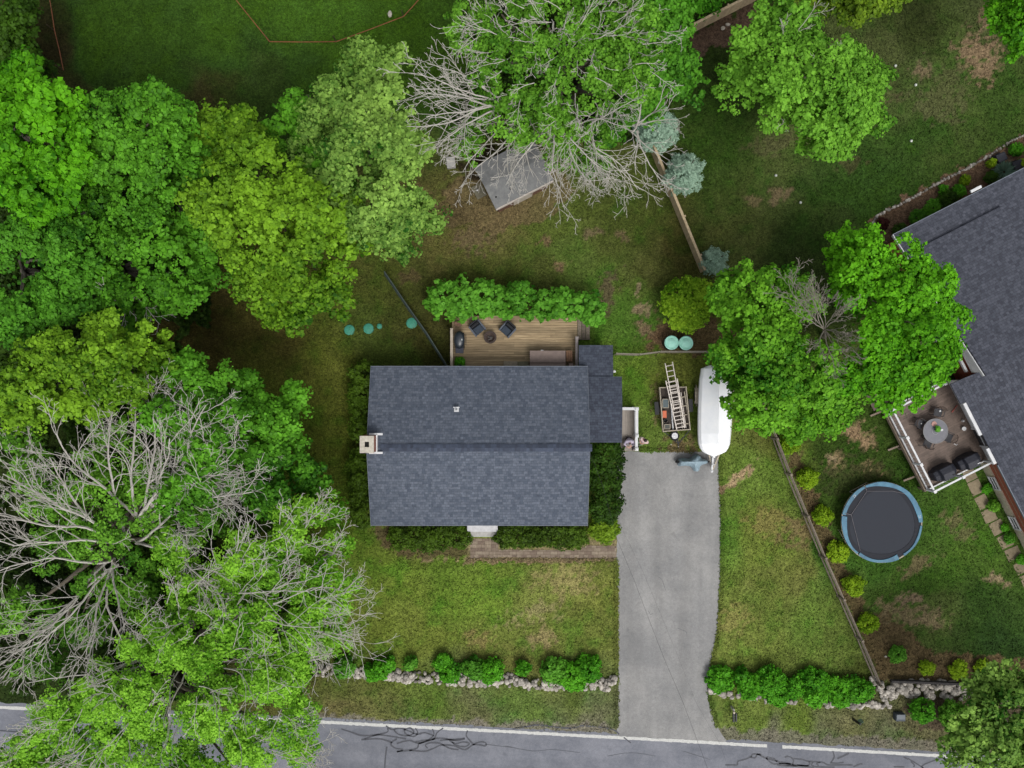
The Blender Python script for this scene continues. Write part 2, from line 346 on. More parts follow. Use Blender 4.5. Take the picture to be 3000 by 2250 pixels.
# short grass tufts standing in the turf, a little denser along edges
rng = np.random.default_rng(99); nT = 190000
tx = rng.uniform(-30.5, 30.5, nT); ty = rng.uniform(-23, 23, nT); tpx = tx * 50 + 1500; tpy = 1125 - ty * 50
keepT = ~((tpx > 1800) & (tpx < 2118) & (tpy > 1318)) & ~((tpx > 1075) & (tpx < 1730) & (tpy > 1070) & (tpy < 1545)) & (tpy < 2072 + tpx * .052 - 16) & ~((tpx > 1320) & (tpx < 1735) & (tpy > 925) & (tpy < 1100)) & ~((tpx > 2620) & (tpy > 1050) & (tpy < 1440) & (tpx > 2620 + (tpy - 1200) * .5)) & ~(inpoly(tpx, tpy, [(2617,688),(3100,440),(3100,1700),(2905,1380),(2790,1100)])) & ~((tpx > 1370) & (tpx < 1808) & (tpy > 1572) & (tpy < 1640)) & ~inpoly(tpx, tpy, [(2815,1385),(2860,1375),(2905,1460),(2950,1540),(3060,1720),(3060,1800),(3000,1690),(2925,1575),(2880,1500)])
tx, ty, tpx, tpy = tx[keepT], ty[keepT], tpx[keepT], tpy[keepT]
# extra fringe along the driveway and walk edges
fx, fy = [], []
DR = [(2110,1340),(2117,1540),(2115,1700),(2106,1850),(2085,1950),(2079,2040),(2100,2125)]
for a_, b_ in list(zip(DR, DR[1:])) + [((1806,1650),(1806,2130)), ((1370,1642),(1805,1642)), ((1870,1318),(2050,1318))]:
    n_ = int(math.hypot(b_[0] - a_[0], b_[1] - a_[1]) * 7); f_ = rng.random(n_); fx.append(a_[0] + (b_[0] - a_[0]) * f_ + rng.normal(size=n_) * 3.2); fy.append(a_[1] + (b_[1] - a_[1]) * f_ + rng.normal(size=n_) * 3.2)
fx, fy = np.concatenate(fx), np.concatenate(fy); tpx = np.concatenate([tpx, fx]); tpy = np.concatenate([tpy, fy]); tx = (tpx - 1500) / 50; ty = (1125 - tpy) / 50
ii = np.clip(np.searchsorted(gx, tx), 1, len(gx) - 1); jj = np.clip(np.searchsorted(gy, ty), 1, len(gy) - 1); tc_ = col[jj, ii]
tc_ = tc_ * (.74 + .66 * rng.random((len(tx), 1)) ** 1.2) * np.where(tc_[:, :1] > tc_[:, 1:2] * 1.05, .95, 1.0)
Pt = np.stack([tx, ty, .03 + .05 * rng.random(len(tx))], -1); Nt = nrm(rng.normal(size=Pt.shape) * .55 + np.array([0, 0, 1.0]))
m, t, b = newmat('grass_blade'); at = t.nodes.new('ShaderNodeAttribute'); at.attribute_name = 'turf'; t.links.new(at.outputs['Color'], b.inputs['Base Color']); b.inputs['Roughness'].default_value = .8; b.inputs['Specular IOR Level'].default_value = .1
gt = quadmesh('grass_tufts', leafquads(Pt, Nt, .105 * (.5 + rng.random(len(tx))), rng, .3, .1), m, None)
ca = gt.data.attributes.new('turf', 'FLOAT_COLOR', 'POINT'); ca.data.foreach_set('color', np.repeat(np.concatenate([tc_, np.ones((len(tx), 1))], 1), 4, 0).astype(np.float32).ravel())
tag(gt, 'short grass growing over the lawns and along the driveway edges', 'grass', kind='stuff')

# ------------------------------------------------------------------ road, driveway, markings
def sheet(name, poly, z, m, kind='structure', wob=0, step=.25, seed=3):
    r = random.Random(seed); pts = []
    for k in range(len(poly)):
        p, q = Vector(poly[k]), Vector(poly[(k + 1) % len(poly)]); n = max(1, int((q - p).length / step)) if wob else 1
        if (q - p).length > 90: n = 1
        for s in range(n): pts.append(p.lerp(q, s / n) + Vector((r.uniform(-wob, wob), r.uniform(-wob, wob), 0)))
    bm = bmesh.new(); vs = [bm.verts.new((p.x, p.y, z)) for p in pts]; f = bm.faces.new(vs); bm.normal_update()
    if f.normal.z < 0: f.normal_flip()
    bmesh.ops.triangulate(bm, faces=bm.faces[:])
    me = bpy.data.meshes.new(name); bm.to_mesh(me); bm.free(); me.materials.append(m)
    o = bpy.data.objects.new(name, me); COL.objects.link(o)
    if kind: tag(o, kind=kind)
    return o
def asphalt(name, c1, c2, c3, sc1=.5, stretch=(.08, .9, 1)):
    m, t, b = newmat(name); N, L = t.nodes, t.links
    tc = N.new('ShaderNodeTexCoord')
    ns = []
    for s_, d_ in ((sc1, 5), (35, 4), (6, 6)):
        n = N.new('ShaderNodeTexNoise'); n.inputs['Scale'].default_value = s_; n.inputs['Detail'].default_value = d_; n.inputs['Roughness'].default_value = .7
        L.new(tc.outputs['Object'], n.inputs['Vector']); ns.append(n)
    mx = N.new('ShaderNodeMix'); mx.data_type = 'RGBA'; mx.inputs['A'].default_value = (*c1, 1); mx.inputs['B'].default_value = (*c2, 1)
    r = N.new('ShaderNodeMapRange'); r.inputs[1].default_value = .38; r.inputs[2].default_value = .62; L.new(ns[0].outputs['Fac'], r.inputs[0]); L.new(r.outputs[0], mx.inputs['Factor'])
    r2 = N.new('ShaderNodeMapRange'); r2.inputs[1].default_value = .3; r2.inputs[2].default_value = .7; r2.inputs[3].default_value = .72; r2.inputs[4].default_value = 1.28
    L.new(ns[1].outputs['Fac'], r2.inputs[0])
    r3 = N.new('ShaderNodeMapRange'); r3.inputs[1].default_value = .3; r3.inputs[2].default_value = .7; r3.inputs[3].default_value = .88; r3.inputs[4].default_value = 1.12
    L.new(ns[2].outputs['Fac'], r3.inputs[0])
    mm = N.new('ShaderNodeMath'); mm.operation = 'MULTIPLY'; L.new(r2.outputs[0], mm.inputs[0]); L.new(r3.outputs[0], mm.inputs[1])
    v = N.new('ShaderNodeVectorMath'); v.operation = 'SCALE'; L.new(mx.outputs['Result'], v.inputs[0]); L.new(mm.outputs[0], v.inputs['Scale'])
    mp = N.new('ShaderNodeMapping'); mp.inputs['Scale'].default_value = stretch; L.new(tc.outputs['Object'], mp.inputs[0])
    n4 = N.new('ShaderNodeTexNoise'); n4.inputs['Scale'].default_value = 1; n4.inputs['Detail'].default_value = 3; L.new(mp.outputs[0], n4.inputs['Vector'])
    r4 = N.new('ShaderNodeMapRange'); r4.inputs[1].default_value = .36; r4.inputs[2].default_value = .64; r4.inputs[3].default_value = .9; r4.inputs[4].default_value = 1.08; L.new(n4.outputs['Fac'], r4.inputs[0])
    n5 = N.new('ShaderNodeTexNoise'); n5.inputs['Scale'].default_value = 1.3; n5.inputs['Detail'].default_value = 2; L.new(tc.outputs['Object'], n5.inputs['Vector'])
    r5 = N.new('ShaderNodeMapRange'); r5.inputs[1].default_value = .66; r5.inputs[2].default_value = .74; r5.inputs[3].default_value = 1; r5.inputs[4].default_value = .84; L.new(n5.outputs['Fac'], r5.inputs[0])
    m5 = N.new('ShaderNodeMath'); m5.operation = 'MULTIPLY'; L.new(r4.outputs[0], m5.inputs[0]); L.new(r5.outputs[0], m5.inputs[1])
    v9 = N.new('ShaderNodeVectorMath'); v9.operation = 'SCALE'; L.new(v.outputs[0], v9.inputs[0]); L.new(m5.outputs[0], v9.inputs['Scale'])
    L.new(v9.outputs[0], b.inputs['Base Color']); b.inputs['Roughness'].default_value = .85; b.inputs['Specular IOR Level'].default_value = .25
    bp = N.new('ShaderNodeBump'); bp.inputs['Strength'].default_value = .4; bp.inputs['Distance'].default_value = .01
    L.new(ns[1].outputs['Fac'], bp.inputs['Height']); L.new(bp.outputs[0], b.inputs['Normal'])
    return m
M_road = asphalt('asphalt_road', A(114,117,126), A(134,136,144), None)
M_drive = asphalt('asphalt_driveway', A(136,136,136), A(158,157,155), None, .3, (1.1, .1, 1))
LINE = [(-3000, 1990), (-600, 2048), (0, 2072), (940, 2115), (1500, 2144), (2000, 2171), (2790, 2216), (3600, 2272), (6000, 2450)]
def liney(px):
    for (a, b_), (c, d) in zip(LINE, LINE[1:]):
        if a <= px <= c: return b_ + (d - b_) * (px - a) / (c - a)
top = [(x, liney(x) - 13) for x in list(range(-3000, 6001, 60))]
sheet('road', [W(*p) for p in top] + [W(6000, 2880), W(3000, 2640), W(0, 2420), W(-3000, 2330)], .004, M_road, wob=.06)
drv = [(1808,1322),(2108,1322),(2109,1400),(2113,1470),(2117,1540),(2118,1600),(2115,1680),(2116,1740),(2112,1800),(2107,1850),(2099,1880),(2094,1915),(2084,1950),(2080,1985),(2079,2030),(2081,2070),(2088,2100),(2100,2125),(2112,2145),(2126,2168),(2126,2176),(1808,2160),(1806,2100),(1806,1900),(1807,1700)]
sheet('driveway', [W(*p) for p in drv], .008, M_drive, wob=.025)
M_paint = mat('road_paint_white', A(222,222,218), A(176,176,172), rough=.7, scale=14, amt=.8)
M_paint_y = mat('road_paint_yellow', A(176,140,66), A(140,118,74), rough=.7, scale=14, amt=.8)
M_tar = mat('tar_sealant', A(62,64,72), A(78,80,88), rough=.6, scale=10)
def stripe(name, f, w_, z, m, x0, x1, seed=5, holes=()):
    r = random.Random(seed); mb = MB()
    xs = np.arange(x0, x1, 9.0)
    for a, b_ in zip(xs, xs[1:]):
        if any(h0 < a < h1 for h0, h1 in holes): continue
        h0, h1 = w_ / 2 + r.uniform(-1, .6), w_ / 2 + r.uniform(-1, .6)
        p = [W(a, f(a) - h0), W(b_, f(b_) - h0), W(b_, f(b_) + h1), W(a, f(a) + h1)]
        mb.add([(q.x, q.y, z) for q in p], [(0, 1, 2, 3)])
    return mb.build(name, m)
ln = stripe('road_edge_line', liney, 9.5, .013, M_paint, -3000, 6000, holes=[(2246, 2288)]); tag(ln, kind='structure')
cl = stripe('road_centre_line', lambda x: liney(x) + 168, 6, .013, M_paint_y, -3000, 6000); tag(cl, kind='structure')
def ribbon(mb, pts, w_, z):
    pts = [W(*p) for p in pts]
    # smooth + wobble
    out = []
    for k in range(len(pts) - 1):
        p0, p1, p2, p3 = pts[max(k - 1, 0)], pts[k], pts[k + 1], pts[min(k + 2, len(pts) - 1)]
        for s in range(4):
            t_ = s / 4
            out.append(.5 * ((2 * p1) + (p2 - p0) * t_ + (2 * p0 - 5 * p1 + 4 * p2 - p3) * t_ ** 2 + (3 * p1 - p0 - 3 * p2 + p3) * t_ ** 3))
    out.append(pts[-1])
    vs = []
    for k, p in enumerate(out):
        d = (out[min(k + 1, len(out) - 1)] - out[max(k - 1, 0)]).normalized(); n_ = Vector((-d.y, d.x, 0)); ww = w_ * mb.r.uniform(.75, 1.2) / 2
        vs += [(p.x + n_.x * ww, p.y + n_.y * ww, z), (p.x - n_.x * ww, p.y - n_.y * ww, z)]
    mb.add(vs, [(2 * k, 2 * k + 1, 2 * k + 3, 2 * k + 2) for k in range(len(out) - 1)])
def rg(ox, oy, pts): return [(ox + x / 2.212, oy + y / 2.212) for x, y in pts]
cr = MB(4)
A1 = [[(0,1405),(60,1425),(150,1450),(290,1430),(300,1400)],[(150,1470),(230,1445),(300,1450),(360,1460),(420,1470)],[(290,1385),(330,1410),(380,1400),(440,1420),(490,1440),(540,1430),(600,1450)],
 [(340,1410),(370,1440),(430,1450),(470,1430),(450,1400),(410,1410),(420,1440),(470,1455),(495,1430),(480,1400)],[(590,1405),(600,1440),(575,1470),(540,1480),(480,1490)],[(660,1400),(620,1430),(600,1470),(540,1490),(500,1500)],
 [(360,1470),(320,1500),(350,1530),(400,1540),(360,1555)],[(360,1500),(440,1480),(500,1500),(560,1480),(640,1465),(720,1475),(800,1465)],[(360,1552),(450,1545),(540,1550),(600,1530),(650,1510),(730,1515),(800,1540),(850,1510),(900,1490),(935,1495),(935,1515),(900,1510),(850,1505)],
 [(820,1415),(810,1450),(850,1500)],[(560,1530),(545,1510),(580,1495),(640,1500),(700,1530),(760,1540)],[(700,1480),(740,1500),(790,1490),(830,1500),(800,1520),(740,1510),(720,1490)],[(295,1520),(285,1600),(280,1680)],[(500,1505),(490,1530),(440,1545)],[(130,1475),(250,1470),(330,1495)],
 [(1110,1405),(1200,1390),(1280,1380),(1400,1395),(1500,1400),(1550,1385),(1650,1390),(1760,1410),(1800,1440)],[(1830,1460),(1875,1495)],[(640,1480),(690,1475),(750,1480),(800,1470)]]
for p in A1: ribbon(cr, rg(1000, 1500, p), .085, .017)
def rb(pts): return [(2120 + x / 3.814, 2060 + y / 3.814) for x, y in pts]
for p in [[(20,690),(90,690),(150,690),(160,650),(230,630),(300,600),(330,570),(420,575)],[(300,600),(350,610),(380,570),(440,600),(490,620),(560,640),(600,650)],[(500,600),(480,620),(560,680),(650,670),(750,680)],[(510,610),(560,620),(600,650),(700,670),(800,690),(950,700)],
          [(690,610),(700,595),(750,605),(780,640),(770,690)],[(780,620),(880,630),(950,650),(1100,660),(1170,690),(1300,690),(1440,690)],[(1060,700),(1040,670),(1080,660)],[(1220,540),(1235,600),(1200,660)],[(1400,560),(1270,620)],[(1190,665),(1260,670),(1340,660)],[(950,650),(960,680),(930,700),(820,690)],[(1450,710),(1520,680),(1550,680)],
          [(1900,710),(2020,712)],[(2090,650),(2130,690),(2120,712)],[(600,690),(700,700),(900,712),(1010,722)],[(1000,600+60),(980,690),(1040,712),(1240,718)],[(2010,600),(2060,625)],[(620,672),(720,690),(820,700)]]:
    ribbon(cr, rb(p), .085, .017)
for p in [[(2660,2222),(2690,2240),(2720,2260)],[(2760,2220),(2700,2245),(2740,2270)],[(-200,2120),(0,2140),(200,2160),(400,2200)]]: ribbon(cr, p, .07, .017)
tag(cr.build('road_crack_sealant', M_tar), kind='structure')
fc = MB(9)
for p in [[(1930,1690),(1940,1700),(1950,1730)],[(1900,1790),(1906,1800),(1912,1796)],[(1985,1840),(2010,1850)],[(2010,1850),(2013,1862)],[(1480,2185),(1560,2200),(1620,2196),(1700,2205)],[(1780,2215),(1850,2205),(1920,2215)],[(1900,2160),(1930,2165)],[(1420,2180),(1500,2190)],[(2000,2200),(2080,2225)]]: ribbon(fc, p, .02, .017)
tag(fc.build('hairline_cracks', mat('crack_dark', A(96,98,102), rough=.8)), kind='structure')

# front walk (brick) and side path
M_brickwalk = brickmat('walk_brick', A(156,142,124), A(122,106,94), A(84,70,56), .4, .2)
mb = MB(); mb.prism([W(1378,1578), W(1378,1636), W(1460,1636), W(1460,1632), W(1806,1638), W(1806,1600), W(1720,1598), W(1690,1612), W(1460,1610), W(1460,1578)][::1], -.05, .02)
tag(mb.build('brick_walkway', M_brickwalk), kind='structure')
M_paver = mat('concrete_paver', A(156,142,116), A(128,116,92), rough=.85, scale=5, tint=.12)
mb = MB(5)
for k, (x, y, L_, wd) in enumerate([(2838,1385,1.0,.7),(2858,1428,.85,.72),(2878,1470,.8,.7),(2898,1510,.8,.75),(2922,1545,.8,.8),(2945,1585,.8,.75),(2968,1622,.75,.85),(2992,1662,.7,.8),(3012,1700,.8,.8),(3036,1742,.8,.8)]):
    mb.box(W(x, y) + Vector((0, 0, .0)), (wd, L_ * .97, .05), rz=math.radians(27) + RND.uniform(-.06, .06))
tag(mb.build('paver_path', M_paver, bevel=.01), kind='structure')

# ------------------------------------------------------------------ plants and trees
G = dict(
 maple=leafmat('leaf_maple', A(40,92,14), A(118,192,50)),
 yellow=leafmat('leaf_yellow_green', A(48,96,12), A(150,202,50)),
 lime=leafmat('leaf_lime', A(44,108,8), A(120,202,34)),
 yard=leafmat('leaf_yard_maple', A(44,106,12), A(138,208,54)),
 fresh=leafmat('leaf_fresh', A(54,120,8), A(130,216,38)),
 pale=leafmat('leaf_pale', A(44,98,20), A(172,216,98)),
 ash=leafmat('leaf_ash', A(52,108,16), A(142,208,66)),
 ashpale=leafmat('leaf_ash_pale', A(80,148,22), A(178,242,78), .34),
 deep=leafmat('leaf_deep', A(34,86,16), A(106,178,48)),
 hedge=leafmat('leaf_hedge', A(40,100,14), A(120,192,60)),
 dark=leafmat('leaf_dark', A(18,40,8), A(76,116,30)),
 yew=leafmat('leaf_yew', A(26,46,8), A(96,130,34)),
 blue=leafmat('leaf_blue_spruce', A(84,122,100), A(190,222,196)),
 gold=leafmat('leaf_gold', A(76,118,8), A(168,206,40)),
 bush=leafmat('leaf_bush', A(36,106,6), A(110,194,42)),
 olive=leafmat('leaf_olive', A(50,86,10), A(140,176,44)),
 red=leafmat('leaf_burgundy', A(34,14,12), A(84,44,36)),
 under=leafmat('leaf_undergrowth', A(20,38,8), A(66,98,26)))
M_bark = mat('bark_grey', A(128,120,106), A(96,88,76), rough=.9, scale=12, bump=.5)
M_twig = mat('bark_pale_twig', A(216,212,204), A(178,172,162), rough=.85, scale=6)
M_stem = mat('bark_brown', A(92,76,58), A(66,54,42), rough=.9, scale=12)

def clumps_to_leaves(C, D, T, rng, rc, K, ls, up=.75, spread=.6):
    n = len(C); Cc = np.repeat(C, K, 0); Dd = np.repeat(D, K, 0); rr = np.repeat(rc, K)[:, None]
    o = rng.normal(size=(n * K, 3)); o = nrm(o); o[:, 2] = np.abs(o[:, 2]) * .8 - .15
    rad = rng.random((n * K, 1)) ** .45
    P = Cc + o * rad * rr * np.array([1, 1, .75])
    Nn = nrm(o * .75 + Dd * .25 + np.array([0, 0, up]) + rng.normal(size=(n * K, 3)) * spread * .55)
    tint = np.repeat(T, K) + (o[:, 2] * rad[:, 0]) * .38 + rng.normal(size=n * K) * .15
    size = ls * (.45 + 1.0 * rng.random(n * K) ** 1.4)
    return P, Nn, size, np.clip(tint, 0, 1)
def crown_quads(lobes, seed, dens=1.0, rc=.3, K=18, ls=.2, fill=.6, zb=2.0, up=.75, rag=.16, wide=.42, cut=.78, bg=.8):
    rng = np.random.default_rng(seed); L_ = []
    for px, py, rp, zt in lobes:
        r = rp / 50 * (H - zt) / H; rz = min(max(r * .75, .8), (zt - zb) * .75); c = W(px, py, zt - rz * .6); L_.append((np.array((c.x, c.y, zt - rz)), r, rz))
    if bg: L_ = [(c, r * .92, rz) for c, r, rz in L_]
    src = []       # (centre, radius xy, radius z, bough tint, number of clumps)
    for li, (c, r, rz) in enumerate(L_):
        if not bg:
            src.append((c, r, rz, 0.0, int(dens * 2 * math.pi * r * r / (rc * rc * 2.2)) + 6)); continue
        n = int(2.3 * (r / bg) ** 2 * min(1, dens)) + 3
        d = nrm(rng.normal(size=(n, 3))); d[:, 2] = np.abs(d[:, 2]) * 1.1 - .15; d = nrm(d)
        for k in range(n):
            p = c + d[k] * np.array([r, r, rz]) * rng.uniform(.62, .98)
            p[2] += rng.normal() * .28
            if any((((p - c2) / np.array([r2, r2, rz2])) ** 2).sum() < .42 for lj, (c2, r2, rz2) in enumerate(L_) if lj != li): continue
            rb_ = bg * rng.uniform(.5, 1.15); a = rng.uniform(0, 3.14)
            src.append((p, rb_, rb_ * .62, rng.normal() * .10, int(max(.8, dens) * 5.2 * rb_ * rb_ / (rc * rc * 2.2)) + 3))
    Cs, Ds, Ts = [], [], []
    for c, r, rz, tb, n in src:
        d = nrm(rng.normal(size=(n, 3))); d[:, 2] = np.abs(d[:, 2]) - .12; d = nrm(d)
        ph = rng.random(6) * 6.28
        bump = 1 + rag * (np.sin(d[:, 0] * 5 + ph[0]) * np.sin(d[:, 1] * 5 + ph[1]) + .6 * np.sin(d[:, 0] * 11 + ph[2]) * np.sin(d[:, 1] * 11 + ph[3]) + .5 * np.sin(d[:, 2] * 9 + ph[4]))
        k = bump * (.8 + .3 * rng.random(n)); p = c + d * k[:, None] * np.array([r, r, rz]) * .9
        keep = np.ones(n, bool)
        if not bg:
            for c2, r2, rz2 in L_:
                if c2 is c: continue
                q = (p - c2) / np.array([r2, r2, rz2]); keep &= ~((q ** 2).sum(1) < cut * cut * .8)
        Cs.append(p[keep]); Ds.append(d[keep]); Ts.append(np.full(keep.sum(), tb))
    C = np.concatenate(Cs); D = np.concatenate(Ds); TB = np.concatenate(Ts); n = len(C)
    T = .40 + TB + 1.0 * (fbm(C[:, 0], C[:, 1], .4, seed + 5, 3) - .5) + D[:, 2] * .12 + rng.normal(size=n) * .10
    rcs = rc * (.6 + .75 * rng.random(n))
    P, Nn, S, T2 = clumps_to_leaves(C, D, T, rng, rcs, K, ls, up)
    if fill > 0:
        Ps = []
        for c, r, rz in L_:
            m_ = int(fill * 60 * r * r); o = nrm(rng.normal(size=(m_, 3))) * (rng.random((m_, 1)) ** .4) * .78
            Ps.append(c + o * np.array([r, r, rz]) - np.array([0, 0, .25 * bool(bg)]))
        Pf = np.concatenate(Ps); m_ = len(Pf)
        Nf = nrm(rng.normal(size=(m_, 3)) * .5 + np.array([0, 0, .8]))
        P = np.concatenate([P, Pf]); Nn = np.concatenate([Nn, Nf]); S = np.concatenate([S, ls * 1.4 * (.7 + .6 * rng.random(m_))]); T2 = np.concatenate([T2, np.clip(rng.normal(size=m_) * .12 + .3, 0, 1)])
    k = P[:, 2] > .05
    return leafquads(P[k], Nn[k], S[k], rng, wide), T2[k], L_

class Twigs:
    def __init__(s, seed): s.r = random.Random(seed); s.seg = []
    def line(s, p, d, L_, r0, r1, n, wob, lift=0):
        pts = [p.copy()]; d = d.normalized()
        for k in range(n):
            d = (d + Vector((s.r.gauss(0, wob), s.r.gauss(0, wob), s.r.gauss(0, wob * .7) + lift))).normalized()
            p = p + d * (L_ / n); pts.append(p.copy())
        for k in range(n):
            s.seg.append((pts[k], pts[k + 1], r0 + (r1 - r0) * k / n, r0 + (r1 - r0) * (k + 1) / n))
        return pts, d
    def grow(s, p, d, L_, r, depth, dens=1.0, spread=38):
        n = max(4, int(L_ / .25)); pts, _ = s.line(p, d, L_, r, max(.008, r * .3), min(n, 14), .11 if depth > 1 else .17)
        if depth <= 0: return
        nb = max(2, int((4 + 4.5 * L_ ** .8) * dens / (1.25 if depth > 1 else 1.1)))
        for k in range(nb):
            f = .30 + .68 * (k + s.r.random()) / nb; i_ = min(int(f * (len(pts) - 1)), len(pts) - 2)
            q = pts[i_].lerp(pts[i_ + 1], f * (len(pts) - 1) - i_)
            dd = (pts[i_ + 1] - pts[i_]).normalized(); ax = Vector((s.r.gauss(0, .35), s.r.gauss(0, .35), 1)).normalized()
            ang = math.radians(s.r.uniform(.5, 1.25) * spread) * (1 if k % 2 else -1)
            nd = Matrix.Rotation(ang, 3, ax) @ dd
            s.grow(q, nd, L_ * s.r.uniform(.28, .55) * (1.15 - .5 * f), max(.009, r * (1 - .6 * f) * .5), depth - 1, dens, spread)
    def quads(s):
        n = len(s.seg); p = np.array([x[0][:] for x in s.seg]); q = np.array([x[1][:] for x in s.seg])
        r0 = np.array([x[2] for x in s.seg])[:, None]; r1 = np.array([x[3] for x in s.seg])[:, None]
        d = nrm(q - p); a = nrm(np.cross(d, np.array([.13, .21, 1.0]))); b = np.cross(d, a); m_ = 4
        out = []
        for k in range(m_):
            a0, a1 = 2 * math.pi * k / m_, 2 * math.pi * (k + 1) / m_
            e0 = a * math.cos(a0) + b * math.sin(a0); e1_ = a * math.cos(a1) + b * math.sin(a1)
            out.append(np.stack([p + e0 * r0, p + e1_ * r0, q + e1_ * r1, q + e0 * r1], 1))
        return np.concatenate(out)
def limbs(th, base, tops, r, seed, name='trunk', m=None, zt=3.0):
    rr = random.Random(seed); mb = MB(seed); b_ = Vector(base)
    fork = Vector((b_.x + rr.uniform(-.2, .2), b_.y + rr.uniform(-.2, .2), zt))
    mb.tube([b_, b_ + (fork - b_) * .12, fork], [r * 1.35, r, r * .8], 10)
    for t_ in tops:
        mid = fork.lerp(t_, .5) + Vector((rr.uniform(-.3, .3), rr.uniform(-.3, .3), rr.uniform(0, .5)))
        mb.tube([fork - Vector((0, 0, .1)), mid, t_], [r * .55, r * .33, r * .1], 7)
    return mb.build(name, m or M_bark, th, smooth=True)
NLEAF = [0]
def tree(name, label, base, lobes, pal, seed, cat='tree', dens=1.0, rc=.3, K=25, ls=.18, fill=.6, zb=2.5, r=.22, group='trees around the yards', bare=None, tdens=.5, drop=1.6, burst=0, **kw):
    b_ = W(*base); th = thing(name, label, cat, b_, group=group)
    Q, T, L_ = crown_quads(lobes, seed, dens, rc, K, ls, fill, zb, **kw); NLEAF[0] += len(Q)
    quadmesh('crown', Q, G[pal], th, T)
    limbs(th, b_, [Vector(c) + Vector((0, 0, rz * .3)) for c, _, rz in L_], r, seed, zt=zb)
    if bare:
        tw = Twigs(seed + 77)
        for o_, tg, rad, dp in bare:
            for g_ in tg:
                t3 = W(*g_); o3 = W(o_[0], o_[1], max(3.0, o_[2] - drop)) + Vector((tw.r.uniform(-.4, .4), tw.r.uniform(-.4, .4), 0)); d = t3 - o3
                tw.grow(o3, d, d.length, rad * .6, dp, dens=tdens)
        hub = Vector((b_.x, b_.y, 5.0))
        for k in range(burst):
            c, r_, rz = L_[tw.r.randrange(len(L_))]; a = tw.r.uniform(0, 6.28); q = tw.r.uniform(.1, .8) * r_
            p = Vector((c[0] + q * math.cos(a), c[1] + q * math.sin(a), c[2] + rz * .8)); d = (p - hub); d.z = abs(d.z) * .25; d = d.normalized() + Vector((tw.r.gauss(0, .5), tw.r.gauss(0, .5), .25)); d.normalize()
            tw.grow(p, d, tw.r.uniform(.9, 2.0), .022, 2, dens=.55, spread=42)
        quadmesh('bare_branches', tw.quads(), M_twig, th)
    return th
def shrub(name, label, px, py, rp, h, pal, seed, cat='shrub', group=None, sy=1.0, lobes=None, ls=.085, rc=.17, K=26, dens=2.0, fill=1.2, **kw):
    b_ = W(px, py); th = thing(name, label, cat, b_, group=group)
    if lobes is None:
        rr = random.Random(seed); lobes = [(px, py, rp * .86, h)]
        for k in range(5):
            a = k * 1.256 + rr.random(); lobes.append((px + math.cos(a) * rp * .5, py + math.sin(a) * rp * .5 * sy, rp * .5, h * rr.uniform(.7, .95)))
    Q, T, L_ = crown_quads(lobes, seed, dens, rc, K, ls, fill, .1, bg=0, **kw); NLEAF[0] += len(Q)
    quadmesh('foliage', Q, G[pal], th, T)
    rr = random.Random(seed); mb = MB(seed)
    for c, r, rz in L_[:9]:
        mb.tube([(c[0] * .7 + b_.x * .3, c[1] * .7 + b_.y * .3, 0) if len(L_) > 7 else (b_.x + rr.uniform(-.05, .05), b_.y + rr.uniform(-.05, .05), 0), (c[0], c[1], max(.12, c[2]))], [.025, .012], 5)
    mb.build('stem', M_stem, th)
    return th

# big trees
tree('maple_tree', 'lime green maple crown at the left edge, nearest the top left corner', (120, 420),
     [(50,260,85,10),(140,330,90,10.5),(40,380,100,11),(170,430,110,11),(60,500,100,10.5),(240,470,60,9),(110,590,80,9),(200,340,50,9)], 'lime', 11, ls=.24, up=.6)
tree('maple_tree', 'round mid green maple between the lime crown and the yellow crown', (430, 450),
     [(430,360,120,11),(330,350,85,10),(500,360,80,10),(350,470,105,10.5),(470,480,100,10.5),(420,570,80,9),(540,430,50,8.5),(300,430,50,9)], 'maple', 12)
tree('yellow_maple_tree', 'yellow green broad maple left of the hedge and wooden deck', (820, 620),
     [(700,420,90,9),(620,400,60,8.5),(760,520,130,11.5),(650,590,100,10.5),(850,640,140,12),(720,700,110,11),(880,770,110,10.5),(780,820,80,9.5),(960,840,70,9),(980,700,120,10.5),(860,900,50,7.5),(800,900,35,7)], 'yellow', 13)
tree('pale_maple_tree', 'pale silvery green maple touching the dead branches beside the shed', (1110, 450),
     [(1060,200,70,9.5),(1130,220,60,9),(1020,300,90,10.5),(1130,330,90,11),(950,350,60,9.5),(1080,440,120,12),(1180,470,80,10),(1150,560,110,11.5),(1230,620,60,9),(1090,620,90,10.5),(1180,680,60,9),(930,420,60,9),(1010,540,80,10.5)], 'pale', 14, ls=.17)
tree('maple_tree', 'dull green maple low at the left edge under the lime crown', (130, 800),
     [(60,720,90,8.5),(160,760,100,9),(60,860,100,8.5),(180,880,90,8.5),(240,800,60,8),(120,650,70,8),(30,960,60,8)], 'deep', 15)
tree('open_crown_tree', 'open crowned green tree with bare limbs showing above the dark lawn', (420, 800),
     [(350,720,70,8),(450,720,80,8.5),(400,850,70,8),(500,820,70,8),(570,860,55,7.5),(480,900,55,7),(330,800,60,7.5),(610,800,30,6.5),(400,940,40,6.5)], 'maple', 16, dens=.6, fill=.35,
     bare=[((400, 870, 7.5), [(300,820,8),(330,930,7.5),(480,930,7)], .06, 2)])
tree('yellow_leaf_tree', 'yellow tinged tree above the bare grey branches at the left', (270, 1060),
     [(80,1080,80,10),(200,1050,90,10.5),(320,1010,90,10.5),(430,1030,80,10),(360,1110,80,10),(480,1100,40,8.5),(150,1150,80,9.5),(40,1180,70,9),(290,990,50,9),(260,1170,80,9)], 'yellow', 17, dens=.85, fill=.5)
